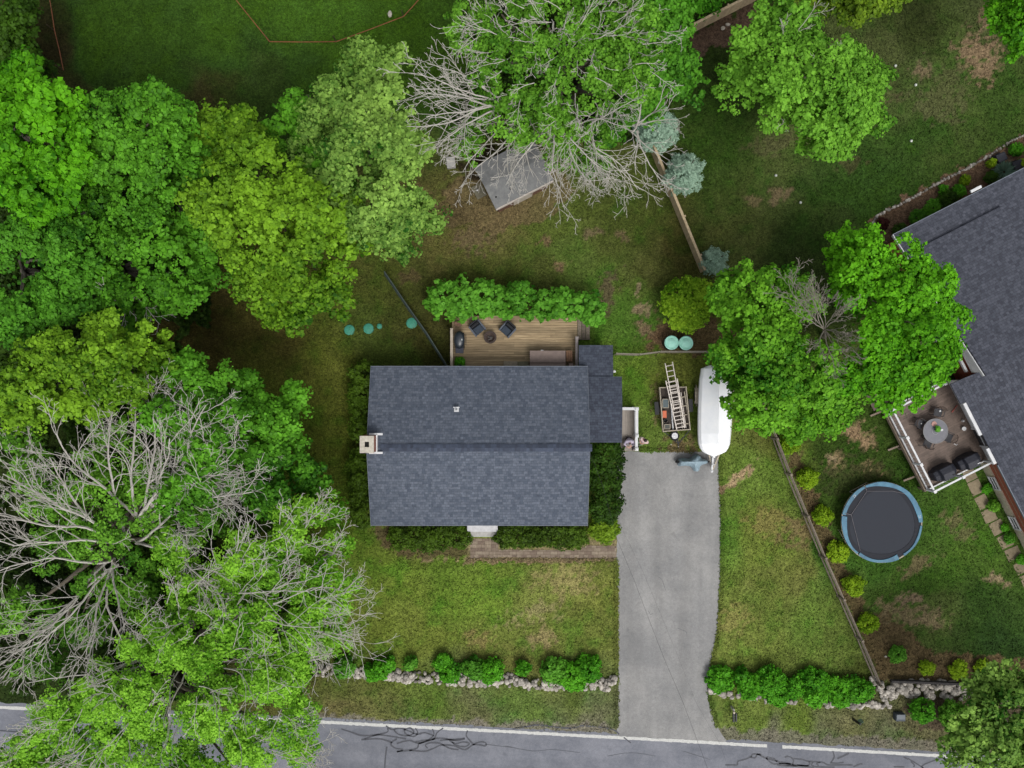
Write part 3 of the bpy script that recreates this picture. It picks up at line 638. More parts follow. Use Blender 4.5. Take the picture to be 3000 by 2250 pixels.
tree('maple_tree', 'leafy green maple reaching right toward the house chimney', (650, 1280),
     [(560,1110,70,9),(660,1130,70,9),(750,1150,60,8.5),(520,1230,90,9.5),(660,1250,110,10.5),(780,1260,80,9),(850,1210,30,7),(730,1370,100,9.5),(850,1340,70,8),(920,1390,45,7),(620,1380,90,9.5),(800,1440,70,8),(560,1450,80,9),(860,1150,22,7)], 'maple', 18)
tree('half_bare_ash_tree', 'half bare ash with a fan of pale grey limbs, left of the green ash', (400, 1560),
     [(130,1430,110,7.5),(280,1480,130,8),(430,1400,90,7.5),(330,1650,120,8),(160,1620,90,7),(500,1560,90,7.5),(620,1500,90,7.5),(430,1760,60,7),(60,1330,70,7),(560,1330,70,7),(300,1300,90,7),(240,1800,70,6),(60,1800,90,5),(130,1930,80,5)], 'ash', 19, dens=.75, fill=.35, ls=.14, K=26, r=.35, tdens=.46, burst=90,
     bare=[((400, 1530, 8), [(200,1260,11),(330,1200,11.5),(430,1230,11),(560,1290,11),(640,1220,10.5),(720,1340,10.5),(740,1430,10),(520,1210,10.5),(280,1180,10)], .13, 3),
           ((380, 1590, 8), [(70,1330,10.5),(-20,1420,10.5),(-40,1520,10.5),(-20,1640,10),(640,1540,10),(690,1600,9.5),(150,1250,10)], .13, 3),
           ((330, 1640, 8), [(-20,1760,10),(20,1900,10),(90,1980,9.5),(130,2000,9),(215,2000,9.5),(290,1900,9.5),(-20,1960,9)], .11, 3)])
tree('green_ash_tree', 'bright green ash overhanging the road at the bottom left', (540, 1900),
     [(560,1750,90,9.5),(700,1650,90,9.5),(870,1560,75,9),(940,1500,40,8),(820,1700,100,9.5),(940,1780,90,9),(1000,1850,45,8),(700,1820,100,10),(560,1900,110,10.5),(420,1870,80,9.5),(330,2000,90,9.5),(440,2050,90,10),(600,2050,100,10),(760,1980,100,9.5),(880,1930,80,8.5),(850,2080,70,8.5),(200,2080,90,9),(110,2130,70,8.5),(260,2180,90,9),(420,2190,90,9.5),(600,2200,90,9),(180,2240,80,8.5),(60,2215,70,8),(110,2230,60,8),(330,2250,80,8.5),(500,2260,80,8.5),(680,2250,80,8.5),(760,2180,80,8.5),(520,1620,60,8.5),(890,2200,45,7.5),(960,1620,55,8.5),(1000,1740,45,8.5),(900,1860,70,8.5)], 'ashpale', 20, dens=1.25, fill=.4, ls=.12, K=34, r=.35, tdens=.2, burst=230, drop=2.6,
     bare=[((540, 1830, 9), [(940,1600,11.5),(1000,1650,11),(1000,1730,11),(720,1540,11),(780,1500,10.5),(900,1700,11.2),(640,1650,11)], .085, 3),
           ((530, 1900, 9), [(860,1950,11),(930,2000,10.5),(800,2080,11),(720,2180,10.5),(560,2230,11),(450,2240,10.5),(300,2200,10.5),(90,2080,10.5),(190,2010,10.5),(330,1930,10.5),(640,2200,10.8)], .085, 3)])
tree('understory_tree', 'dark shaded small tree at the top left corner of the lawn', (60, 120),
     [(20,60,60,7),(60,130,60,5.5),(110,230,50,5),(150,290,35,4.5),(10,180,60,5.5),(90,20,30,6)], 'dark', 21)
T10 = tree('half_dead_ash_tree', 'tall ash with dead grey limbs hanging over the shed at top centre', (1640, 290),
     [(1380,80,80,11.5),(1470,40,90,12),(1600,60,110,12.5),(1740,50,100,12),(1860,80,90,11.5),(1450,170,90,11.5),(1580,190,100,12),(1720,180,110,12),(1850,190,90,11),(1500,300,80,10.5),(1640,320,90,10.5),(1780,280,80,10),(1430,300,50,9),(1370,400,45,8),(1530,365,50,9),(1700,400,70,9.5),(1610,430,40,8),(1730,480,50,8),(1690,470,45,7.5)], 'ash', 22, dens=.8, fill=.3, ls=.135, K=28, r=.38, tdens=.40, burst=150, drop=1.0,
     bare=[((1480, 300, 10), [(1260,160,12.5),(1240,210,12.5),(1250,250,12),(1205,330,12),(1290,110,12.5),(1200,390,11.5),(1240,420,11),(1340,130,12)], .09, 3),
           ((1520, 350, 9), [(1300,430,10),(1330,560,9),(1420,540,9),(1500,580,8.5),(1450,500,9)], .07, 3),
           ((1620, 340, 10), [(1660,620,10.5),(1720,640,10.5),(1540,560,10),(1850,560,10.5),(1840,480,10.5),(1880,540,10)], .08, 3),
           ((1700, 360, 10), [(1860,290,12),(1900,390,11),(1830,230,12.2),(1780,480,10.5)], .07, 2),
           ((1850, 370, 9.5), [(1960,240,11),(2020,290,11),(2030,350,11),(1990,420,10.5),(1920,560,9.5),(1890,500,9.5)], .07, 3),
           ((1600, 150, 11), [(1290,30,12.8),(1340,70,13),(1480,90,13.5),(1750,60,13.5),(1880,90,12.8),(1700,10,13.4)], .06, 2)])
tree('maple_tree', 'dense deep green tree standing right behind the ash at top centre', (1950, 230),
     [(1900,120,70,9),(1960,70,70,9),(1980,180,55,8.5),(1930,230,65,8.5),(1990,260,35,7.5),(1870,310,50,8),(1960,10,70,9),(1790,360,50,6)], 'deep', 23)
tree('oak_tree', 'broad green tree on the lawn of the yard at top right', (2350, 230),
     [(2265,35,65,9),(2330,50,70,9.5),(2220,130,70,9),(2320,140,85,10),(2190,220,60,8.5),(2280,240,90,10.5),(2390,220,90,10.5),(2490,180,60,9.5),(2540,230,50,8.5),(2380,310,90,10),(2490,300,80,10),(2300,320,50,9),(2430,390,80,9.5),(2400,430,40,8),(2550,330,35,8)], 'ash', 24, ls=.17,
     bare=[((2310, 130, 10), [(2310,20,11),(2290,60,11)], .04, 2), ((2370, 150, 9), [(2430,100,10),(2440,130,10)], .04, 2), ((2310,330,9), [(2310,370,9)], .03, 2)])
tree('oak_tree', 'dark green crown cut off by the middle of the top right edge', (2450, -60),
     [(2400,-10,50,8),(2470,0,45,8),(2540,0,40,7.5),(2600,-15,35,7.5),(2440,-60,80,9),(2540,-70,80,9)], 'olive', 25)
tree('maple_tree', 'bright green crown at the top right corner', (2990, 40),
     [(2960,20,50,8),(2990,90,50,8),(3040,30,80,9),(2930,50,25,7),(2975,130,22,7)], 'lime', 26)
tree('yard_maple_tree', 'yellow green maple leaning over the wrapped boat', (2290, 1000),
     [(2180,850,80,8.5),(2280,840,70,8.5),(2155,905,50,8),(2230,940,110,10),(2168,1018,70,9),(2260,1050,110,10),(2370,1080,100,9.5),(2186,1112,58,8),(2140,1095,26,7),(2260,1170,80,9),(2370,1190,80,8.5),(2470,1150,50,7.5),(2330,1250,45,7),(2420,1230,35,7),(2190,1200,30,7),(2350,900,60,8.5),(2480,1190,30,7)], 'yard', 27)
tree('dense_maple_tree', 'dense fresh green maple beside the dark roof of the right house', (2620, 950),
     [(2560,770,85,9),(2640,790,75,9),(2500,810,60,8.5),(2700,850,75,9),(2560,880,110,10.5),(2660,940,110,10.5),(2750,950,60,8.5),(2740,900,55,8.5),(2560,1020,100,10),(2680,1060,95,9.5),(2520,1100,70,8.5),(2600,1140,75,8.5),(2690,1130,55,8),(2760,1030,45,8),(2480,740,40,7.5)], 'fresh', 28)
th = thing('dead_tree', 'small dead grey tree between the two maples beside the right house', 'tree', W(2415, 985), group='trees around the yards')
tw = Twigs(5); o3 = W(2415, 965, 8.8)
for g_ in [(2350,800,10.4),(2400,830,10.8),(2450,830,10.8),(2345,880,10.4),(2500,920,10.8),(2510,985,10.6),(2495,1040,10.4),(2470,1090,10),(2440,1110,10),(2375,1010,10.2),(2340,950,10.3),(2430,870,11.2),(2470,960,11)]:
    d = W(*g_) - o3; tw.grow(o3, d, d.length, .035, 3, dens=.75)
quadmesh('branch', tw.quads(), mat('bark_dead_grey', A(158,152,140), A(120,114,102), rough=.9), th)
MB().tube([W(2415, 985), o3], [.16, .08], 8).build('trunk', M_bark, th)
tree('pale_leaf_tree', 'pale leaved tree over the road edge at the bottom right corner', (2950, 2130),
     [(2960,1990,60,7),(2880,2040,60,7),(2970,2090,90,8.5),(2860,2130,60,7.5),(2920,2190,90,8.5),(2830,2210,60,7),(3010,2190,80,8.5),(3020,2000,60,7.5),(2900,2110,70,8),(2960,2250,80,8)], 'pale', 29)
tree('understory_tree', 'shaded smaller tree filling the gap between the round maple and the yellow maple', (590, 620),
     [(560,560,60,7),(600,480,50,7),(560,660,60,7),(590,740,50,6.5),(640,400,40,7)], 'maple', 31, dens=.8)
tree('understory_tree', 'shaded smaller tree between the lime crown and the open crowned tree', (270, 640),
     [(260,600,60,7.5),(320,660,60,7.5),(400,650,50,7),(220,660,50,7.5),(290,560,50,7)], 'maple', 32, dens=.8)
tree('understory_tree', 'shaded smaller tree between the yellow maple and the pale maple', (930, 330),
     [(900,380,50,8),(870,330,40,7.5),(960,440,50,8),(1000,520,50,8),(920,480,50,8.5),(830,370,40,7.5)], 'maple', 33, dens=.9)
# dark undergrowth beneath the left wood
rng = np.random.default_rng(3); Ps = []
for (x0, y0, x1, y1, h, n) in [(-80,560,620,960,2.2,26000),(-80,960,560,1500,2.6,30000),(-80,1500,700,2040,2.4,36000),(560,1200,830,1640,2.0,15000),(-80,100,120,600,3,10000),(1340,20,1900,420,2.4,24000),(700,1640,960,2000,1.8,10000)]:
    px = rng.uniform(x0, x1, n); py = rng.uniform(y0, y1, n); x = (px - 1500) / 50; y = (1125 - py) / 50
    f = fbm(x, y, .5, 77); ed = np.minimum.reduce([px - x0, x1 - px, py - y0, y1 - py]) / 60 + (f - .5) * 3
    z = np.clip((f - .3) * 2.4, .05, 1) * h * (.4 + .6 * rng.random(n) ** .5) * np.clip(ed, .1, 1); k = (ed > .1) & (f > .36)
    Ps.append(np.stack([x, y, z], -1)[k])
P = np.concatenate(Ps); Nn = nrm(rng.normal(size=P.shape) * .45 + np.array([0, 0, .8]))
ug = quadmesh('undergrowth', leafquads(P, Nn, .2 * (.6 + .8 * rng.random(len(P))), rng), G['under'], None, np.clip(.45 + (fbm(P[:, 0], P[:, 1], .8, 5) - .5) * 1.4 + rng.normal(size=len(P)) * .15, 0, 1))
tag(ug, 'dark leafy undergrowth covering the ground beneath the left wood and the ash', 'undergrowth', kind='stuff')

# hedges and shrubs
shrub('deck_hedge', 'long bright green leafy hedge along the back of the wooden deck', 1510, 880, 0, 0, 'hedge', 41, cat='hedge', group=None,
      lobes=[(1295,860,42,2.5),(1300,898,40,2.3),(1350,870,45,2.6),(1360,903,36,2.3),(1410,865,45,2.6),(1420,900,32,2.3),(1465,880,38,2.6),(1480,893,40,2.3),(1525,862,44,2.6),(1540,895,38,2.3),(1590,880,30,2.3),(1590,903,32,2.2),(1640,880,32,2.4),(1645,905,32,2.2),(1690,895,42,2.4),(1740,900,40,2.4),(1740,925,36,2.2),(1655,860,20,2.2),(1275,885,28,2.2),(1450,860,28,2.5)], ls=.22, rc=.24, K=16, dens=.85, fill=.35, rag=.24)
def clipped(label, x0, y0, x1, y1, h, pal, seed, **kw):
    lb = []; rr = random.Random(seed); w_ = min(x1 - x0, y1 - y0) / 2; L_ = max(x1 - x0, y1 - y0); n = max(1, int(L_ / w_ / .95))
    for k in range(n):
        f = (k + .5) / n; cx = x0 + (x1 - x0) * f if x1 - x0 > y1 - y0 else (x0 + x1) / 2 + rr.uniform(-3, 3); cy = y0 + (y1 - y0) * f if y1 - y0 >= x1 - x0 else (y0 + y1) / 2 + rr.uniform(-3, 3)
        lb.append((cx, cy, w_ * rr.uniform(.92, 1.08), h * rr.uniform(.92, 1.05)))
    return shrub('evergreen_shrub', label, (x0 + x1) / 2, (y0 + y1) / 2, 0, 0, pal, seed, lobes=lb, group='evergreens around the grey house', ls=.12, rc=.2, K=24, dens=1.7, fill=1.0, **kw)
clipped('dark evergreen hedge above the chimney on the left house wall', 1018, 1078, 1112, 1282, 2.0, 'yew', 42)
clipped('dark evergreen hedge below the chimney on the left house wall', 1018, 1328, 1112, 1530, 2.0, 'yew', 43)
clipped('tall dark evergreen between the house and the driveway', 1722, 1312, 1832, 1520, 2.0, 'dark', 44, cut=.6)
shrub('azalea_shrub', 'spiky green shrub with reddish twigs at the corner of driveway and brick walk', 1770, 1545, 44, 1.2, 'olive', 45, group='evergreens around the grey house', ls=.14, rc=.2)
clipped('low dark evergreens left of the front steps', 1150, 1535, 1366, 1612, 1.0, 'yew', 46)
clipped('low dark evergreens right of the front steps', 1466, 1535, 1705, 1608, 1.0, 'yew', 47)
G['globe'] = leafmat('leaf_globe', A(76,136,12), A(184,228,58))
shrub('globe_shrub', 'large round yellow green clipped shrub above the two barrels', 2015, 885, 72, 2.0, 'globe', 48, group=None, lobes=[(2015,885,66,2.4),(1990,860,44,2.2),(2045,860,44,2.2),(1990,915,44,2.2),(2040,915,44,2.2),(1975,890,36,2),(2015,935,34,2)], ls=.12, rc=.2, K=26)
for k, (x, y, r_, h_, lab) in enumerate([(1925,375,70,3.4,'blue spruce under the dead branches at the top of the board fence'),(2003,507,62,3.2,'blue spruce beside the board fence, middle of the three'),(2092,765,40,2.4,'small blue spruce at the lower end of the board fence')]):
    b_ = W(x, y); th = thing('blue_spruce', lab, 'tree', b_, group='blue spruces along the board fence')
    rr = random.Random(k + 5); lb = [(x, y, r_ * .45, h_)] + [(x + math.cos(q) * r_ * .36, y + math.sin(q) * r_ * .36, r_ * .38, h_ * .8) for q in (0.2, 1.4, 2.7, 3.9, 5.2)] + [(x + math.cos(q) * r_ * .66, y + math.sin(q) * r_ * .66, r_ * rr.uniform(.26, .36), h_ * .55) for q in (.6, 1.35, 2.1, 2.9, 3.6, 4.3, 5.0, 5.8)]
    Q, T, L_ = crown_quads(lb, 60 + k, 1.6, .17, 26, .13, .8, .1, wide=.2, bg=0, up=.9, rag=.3); quadmesh('crown', Q, G['blue'], th, T); c = (b_.x, b_.y)
    MB().tube([b_, (c[0], c[1], h_ * .9)], [.08, .02], 7).build('trunk', M_stem, th)
for k, (x, y, r_, lab) in enumerate([(2312,1300,30,'top shrub of the fence row, just below the maple'),(2370,1400,30,'gold shrub second in the fence row, level with the deck corner'),(2412,1512,29,'gold shrub beside the upper left rim of the trampoline'),(2455,1618,32,'gold shrub beside the lower left rim of the trampoline'),(2502,1716,31,'gold shrub below the trampoline along the fence'),(2545,1826,30,'last gold shrub before the mulch bed corner'),
        (2632,1917,24,'bright green mound in the mulch bed beside the white stone'),(2718,1958,21,'small gold globe in the mulch bed above the stone wall'),(2810,1964,27,'larger gold globe in the mulch bed above the stone wall'),(2885,1962,28,'gold globe partly under the pale leaved tree')]):
    shrub('gold_shrub', lab, x, y, r_, .9 if k < 6 else .6, 'gold' if k != 6 else 'hedge', 80 + k, group='gold shrubs along the split rail fence', ls=.1, rc=.15, K=22)
for k, (x, y, r_, lab) in enumerate([(1008,1958,34,'green bush on the stone wall where the ash tree ends'),(1100,1968,32,'green bush on the left stretch of the stone wall'),(1136,1950,18,'small green sprig bush touching the left wall bush'),(1202,1945,20,'thin bush standing alone above the stone wall'),(1298,1942,26,'upper bush of the leaning pair on the stone wall'),(1318,1974,28,'lower bush of the leaning pair on the stone wall'),
        (1385,1960,36,'left half of the broad bush in the middle of the stone wall'),(1438,1968,38,'right half of the broad bush in the middle of the stone wall'),(1532,1958,17,'tiny bush above the bare stones of the wall'),(1625,1968,44,'broad bush on the right stretch of the stone wall'),(1680,1985,42,'low middle bush of the right clump on the wall'),(1725,1960,36,'bush at the right end of the wall near the driveway')]):
    shrub('wall_shrub', lab, x, y, r_ * (.9 + .2 * ((k * 7) % 3) / 2), .65 + r_ * .01, 'bush' if k % 3 else 'hedge', 100 + k, group='bushes along the left stone wall', ls=.14, rc=.19, K=22, dens=1.5)
for k, (x, y, r_) in enumerate([(2112,1992,40),(2178,1985,24),(2195,2020,30),(2255,2000,46),(2280,2035,34),(2330,2015,32),(2385,2000,42),(2395,2040,34),(2455,2015,36),(2462,2045,28),(2520,2022,38)]):
    shrub('roadside_shrub', ['rounded bush at the driveway end of the roadside hedge row','small bush behind the second gap of the roadside row','low bush in front of the small one in the roadside row','largest bush of the roadside row','low bush in front of the largest roadside bush','narrow bush right of the largest roadside bush','tall bush in the middle right of the roadside row','low bush in front of the middle right roadside bush','upper bush second from the corner end of the roadside row','lower bush second from the corner end of the roadside row','last bush of the roadside row at the stone corner'][k],
          x, y, r_, .8 + .35 * ((k * 5) % 4) / 3, 'bush', 120 + k, group='bushes of the roadside row right of the driveway', ls=.14, rc=.19, K=24, dens=1.6)
shrub('green_shrub', 'green shrub below the wide stone wall beside the utility box', 2705, 2082, 36, 1.3, 'bush', 140, ls=.1)
shrub('green_shrub', 'green shrub half under the pale leaved tree by the road', 2800, 2100, 46, 1.5, 'ash', 141, ls=.1)
shrub('back_hedge', 'dark green hedge behind the tan fence at the top edge', 2070, 30, 0, 0, 'bush', 142, cat='hedge', lobes=[(1995,25,45,2.2),(2035,0,45,2.3),(2090,-20,45,2.3),(2050,-50,60,2.4),(2130,-50,50,2.3),(2000,-30,60,2.4)], ls=.13, rc=.24, fill=.5, dens=1.1)
shrub('burgundy_shrub', 'dark burgundy round shrub at the tip of the stone edged bed', 2588, 655, 17, .8, 'red', 143, ls=.07, rc=.1)
for k, (x, y, r_, p_, lab) in enumerate([(2640,675,20,'dark','small dark green plant at the corner of the right house'),(2690,640,26,'deep','blue green shrub along the eave nearest the corner'),(2735,612,28,'deep','blue green shrub in the middle of the eave row'),(2780,582,28,'dark','dark shrub of the eave row beside the white vent'),(2812,560,18,'bush','small bright shrub just left of the white vent'),(2828,528,13,'gold','small yellow plant in the middle of the stone edged bed'),(2905,520,18,'dark','dark plant right of the white vent'),(2765,555,12,'bush','tiny green plant between the edging stones and eave'),(2980,438,18,'bush','round green shrub above the black covered boxes'),(2996,480,12,'gold','small lime plant at the right edge beside the black cover'),(2905,478,9,'gold','tiny yellow plant left of the large yucca')]):
    shrub('bed_shrub', lab, x, y, r_, .7, p_, 150 + k, group='plants in the stone edged bed', ls=.09, rc=.13, K=20)
# yucca
th = thing('yucca_plant', 'spiky blue green yucca in the bed above the right house roof', 'plant', W(2940, 505)); rng = np.random.default_rng(8); n = 420
a = rng.random(n) * 6.283; c = np.array(W(2940, 505, .3)); elv = rng.random(n) * .9; Lf = .5 + .35 * rng.random(n)
d = np.stack([np.cos(a) * np.cos(elv), np.sin(a) * np.cos(elv), np.sin(elv)], -1); s_ = np.stack([-np.sin(a), np.cos(a), np.zeros(n)], -1) * .028
c0 = c + d * .08; c1 = c + d * (Lf * .5)[:, None]; c2 = c + d * Lf[:, None] - np.array([0, 0, .08])
quadmesh('foliage', np.stack([c0 - s_ * .5, c1 - s_, c2, c1 + s_], 1), G['blue'], th, rng.random(n) * .45)
# house foot plants by the right deck path
for k, (x, y) in enumerate([(2893,1432),(2912,1482),(2944,1546),(2958,1578),(2992,1640)]):
    shrub('wall_foot_plant', ['leafy plant nearest the deck along the right house wall','second leafy plant from the deck along the right house wall','middle leafy plant along the right house wall','fourth leafy plant from the deck along the right house wall','leafy plant at the right edge along the right house wall'][k], x, y, [13,17,9,15,12][k], [.4,.6,.3,.5,.4][k], ['bush','ash','bush','hedge','bush'][k], 170 + k, group='plants at the foot of the right house', ls=.09, rc=.12, K=18)

# ------------------------------------------------------------------ stone walls
M_stone = mat('field_stone', A(200,194,184), A(144,136,126), rough=.85, scale=7, tint=.42, bump=.3)
def stonewall(name, label, path, wpx, hgt, seed, r0=.13, r1=.24, n=3.2):
    mb = MB(seed); r = mb.r
    for (x0, y0, w0), (x1, y1, w1) in zip(path, path[1:]):
        L_ = math.hypot(x1 - x0, y1 - y0) / 50; cnt = int(L_ * n * (w0 + w1) / 2 / 50 / (.13)) + 1
        for k in range(cnt):
            f = r.random(); x = x0 + (x1 - x0) * f; y = y0 + (y1 - y0) * f; w_ = w0 + (w1 - w0) * f
            nx_, ny_ = -(y1 - y0) / L_ / 50, (x1 - x0) / L_ / 50; o = r.uniform(-.5, .5)
            z = hgt * (1 - 1.1 * abs(o)) * r.uniform(.55, 1); a = r.uniform(r0, r1)
            p = W(x + nx_ * o * w_, y + ny_ * o * w_, z)
            mb.blob((p.x, p.y, max(.02, z - a * .4)), (a * .5 * r.uniform(.8, 1.25), a * .5 * r.uniform(.7, 1.1), a * .42), rz=r.random() * 3, jit=.2)
    return tag(mb.build(name, M_stone, smooth=False), label, 'stone wall')
stonewall('stone_wall', 'low dry stone wall between the front lawn and the road verge', [(890,1965,26),(1040,1972,26),(1200,1985,30),(1400,1996,30),(1480,1995,34),(1640,2010,26),(1740,2006,30),(1806,2002,46)], 0, .5, 3, r0=.16, r1=.36, n=4.2)
stonewall('stone_wall', 'thin row of pale stones edging the roadside bushes right of the driveway', [(2080,2015,12),(2092,2035,14),(2150,2040,12),(2250,2052,12),(2400,2062,14),(2480,2072,14),(2540,2070,18),(2610,2062,22)], 0, .35, 5, r0=.2, r1=.36, n=4.5)
stonewall('stone_wall', 'wide dry stone wall of pale stones meeting the split rail fence', [(2556,1990,16),(2580,2012,20),(2600,2025,34),(2602,2055,30),(2604,2025,34),(2640,2018,44),(2730,2020,48),(2830,2028,46),(2930,2034,46),(3040,2040,46)], 0, .5, 7, r0=.2, r1=.42, n=3.4)
mb = MB(11); r = mb.r; path = [(2556,668),(2558,650),(2572,632),(2600,615),(2640,598),(2690,570),(2760,530),(2840,490),(2900,455),(2960,415),(3010,392),(3060,370)]
for (x0, y0), (x1, y1) in zip(path, path[1:]):
    L_ = math.hypot(x1 - x0, y1 - y0); k = 0
    while k < L_:
        f = k / L_; a = r.uniform(.05, .13); p = W(x0 + (x1 - x0) * f + r.uniform(-1.5, 1.5), y0 + (y1 - y0) * f + r.uniform(-1.5, 1.5), .04)
        mb.blob((p.x, p.y, .04), (a, a * .75, .08), rz=r.random() * 3, jit=.2); k += a * 50 * r.uniform(1.2, 1.8)
tag(mb.build('garden_edging', M_stone), 'curved row of small pale stones edging the bed above the right house', 'stone edging')
tb = MB(); tb.bar(W(2610,1995,.3), W(2700,1998,.3), .12, .3).bar(W(2700,1998,.3), W(2840,2004,.3), .12, .3).bar(W(2840,2004,.3), W(3020,2012,.3), .12, .3)
tag(tb.build('timber_edging', mat('dark_timber', A(70,66,66), A(52,50,50), rough=.85)), 'dark timber retaining edge behind the wide stone wall', 'timber edging')
for nm, lab, x, y, a in [('garden_stone','flat pale stone lying left of the pair below the tan fence',2118,82,.16),('garden_stone','upright pale stone right of the pair below the tan fence',2133,72,.16),('garden_stone','white stone alone in the mulch bed beside the green mound',2595,1923,.09),
    ('garden_stone','pale stone near the road at the bottom right bed',2822,2143,.1),('garden_stone','pale stone on the green lawn beyond the orange rope at top',1142,40,.18),('garden_stone','pale round stone at the foot of the spare trailer wheel',1966,1302,.06)]:
    mb = MB(int(x)); mb.blob(W(x, y, a * .4), (a, a * .7, a * .6), rz=x); tag(mb.build(nm, mat('stone_pale', A(205,200,186), A(170,160,146), rough=.8)), lab, 'stone')
M_ball = mat('ball_white', A(226,230,222), A(205,210,200), rough=.4)
for x, y, lab in [(2622,194,'pale ball on the thin grass right of the top right tree'),(2681,250,'white ball beside the small bare patch of the top right lawn'),(2344,594,'white ball near the bare patch in the lower part of the back lawn'),(2272,515,'small pale ball above the bare patch of the back lawn'),(2668,414,'pale ball in the middle of the dark back lawn')]:
    mb = MB(); mb.lathe(W(x, y, 0), [(.01, 0), (.06, .02), (.085, .08), (.06, .14), (.01, .16)], 14); tag(mb.build('lawn_ball', M_ball, smooth=True), lab, 'ball', 'balls lying on the back lawn')

# ------------------------------------------------------------------ fences
M_tan = mat('fence_tan_wood', A(216,196,160), A(182,160,128), rough=.8, scale=8, tint=.12)
M_grey = mat('fence_weathered_wood', A(150,138,122), A(112,102,90), rough=.85, scale=9, tint=.18)
def boardfence(name, label, a, b_, h, m):
    p, q = W(*a), W(*b_); th = thing(name, label, 'fence', p); d = (q - p); L_ = d.length; d.normalize(); nn = Vector((-d.y, d.x, 0)); ang = math.atan2(d.y, d.x)
    mb = MB(2); n = int(L_ / .15)
    for k in range(n): mb.box(p + d * (k + .5) * L_ / n + Vector((0, 0, h / 2 + .02)) , (L_ / n * .93, .022, h - .04 + mb.r.uniform(-.02, .02)), rz=ang)
    mb.build('board_panel', m, th)
    mb = MB(3)
    for z in (.25, h - .2): mb.bar(p + nn * .04 + Vector((0, 0, z)), q + nn * .04 + Vector((0, 0, z)), .05, .09)
    mb.bar(p + Vector((0, 0, h + .02)), q + Vector((0, 0, h + .02)), .14, .03)
    mb.build('rail', m, th)
    for k in range(int(L_ / 2.4) + 1):
        MB().box(p + d * min(k * 2.4, L_) + nn * .1 + Vector((0, 0, h / 2)), (.1, .1, h + .1), rz=ang).build('post', m, th)
boardfence('board_fence', 'tall weathered board fence running past the blue spruces', (1898,425), (2052,800), 1.25, M_tan)
boardfence('board_fence', 'tan board fence at the top edge in front of the dark hedge', (2010,106), (2250,-16), 1.5, M_tan)
def railfence(name, label, pts, h, m):
    th = thing(name, label, 'fence', W(*pts[0])); P_ = [W(*p) for p in pts]; mb = MB(4)
    tot = sum((b_ - a).length for a, b_ in zip(P_, P_[1:])); posts = []
    for a, b_ in zip(P_, P_[1:]):
        n = max(1, round((b_ - a).length / 2.35))
        for k in range(n): posts.append(a.lerp(b_, k / n))
    posts.append(P_[-1])
    for k, p in enumerate(posts):
        MB(k).box(p + Vector((0, 0, h / 2)), (.13, .13, h + .05), rz=.4).build('post', m, th, bevel=.01)
    for z, dx in ((.3, -.03), (.68, .03), (h - .08, 0)):
        mb = MB(int(z * 100))
        for a, b_ in zip(posts, posts[1:]):
            mb.tube([a + Vector((dx, 0, z + mb.r.uniform(-.03, .03))), a.lerp(b_, .5) + Vector((dx, 0, z - .01)), b_ + Vector((dx, 0, z + mb.r.uniform(-.03, .03)))], [.035, .055, .035], 6)
        mb.build('rail', m, th)
railfence('split_rail_fence', 'long grey split rail fence between the lawn strip and the trampoline yard', [(2222,1180),(2300,1385),(2400,1625),(2505,1862),(2560,1992)], 1.15, M_grey)
def meshfence(name, label, pts, h, m, leanv, mesh=.16, rad=.012, top=.022):
    th = thing(name, label, 'fence', W(*pts[0])); P_ = [W(*p) for p in pts]; lean = Vector(leanv); wires = MB(5)
    for a, b_ in zip(P_, P_[1:]):
        L_ = (b_ - a).length; n = int(L_ / mesh); rows = int(h / mesh)
        for k in range(-rows, n + 1):
            for sgn in (1, -1):
                k0, k1 = (k, k + rows) if sgn > 0 else (k + rows, k); z0, z1 = 0.0, 1.0
                c0, c1 = max(0, min(n, k0)), max(0, min(n, k1)); 
                if c0 == c1: continue
                z0 = abs(c0 - k0) / rows; z1 = abs(c1 - k0) / rows
                A0 = a.lerp(b_, c0 / n) + lean * z0 + Vector((0, 0, .03 + z0 * (h - .03))); A1_ = a.lerp(b_, c1 / n) + lean * z1 + Vector((0, 0, .03 + z1 * (h - .03)))
                wires.tube([A0, A1_], rad, 3, cap=False)
        MB().tube([a + lean + Vector((0, 0, h)), b_ + lean + Vector((0, 0, h))], top, 6).build('top_rail', m, th)
        for k in range(max(1, round(L_ / 2.2))):
            p = a.lerp(b_, k / max(1, round(L_ / 2.2))); MB().tube([p, p + lean + Vector((0, 0, h + .06))], .035, 8).build('post', m, th)
    MB().tube([P_[-1], P_[-1] + lean + Vector((0, 0, h + .06))], .035, 8).build('post', m, th)
    wires.build('wire_mesh', m, th)
meshfence('wire_fence', 'leaning wire mesh fence from the house extension to the barrels', [(1800,1040),(1868,1042),(1928,1034),(2075,1034)], 1.15, mat('wire_galvanised', A(170,164,150), A(140,130,116), rough=.5, metal=.2), (0, .06, 0), rad=.009)
meshfence('garden_fence', 'dark slate coloured mesh fence running diagonally to the back of the house', [(1128,808),(1190,900),(1250,985),(1308,1078)], 1.1, mat('wire_coated', A(74,88,84), A(58,70,66), rough=.6), (.14, .09, 0), mesh=.11, rad=.013, top=.03)
M_or = mat('rope_orange', A(150,90,54), A(120,74,48), rough=.7)
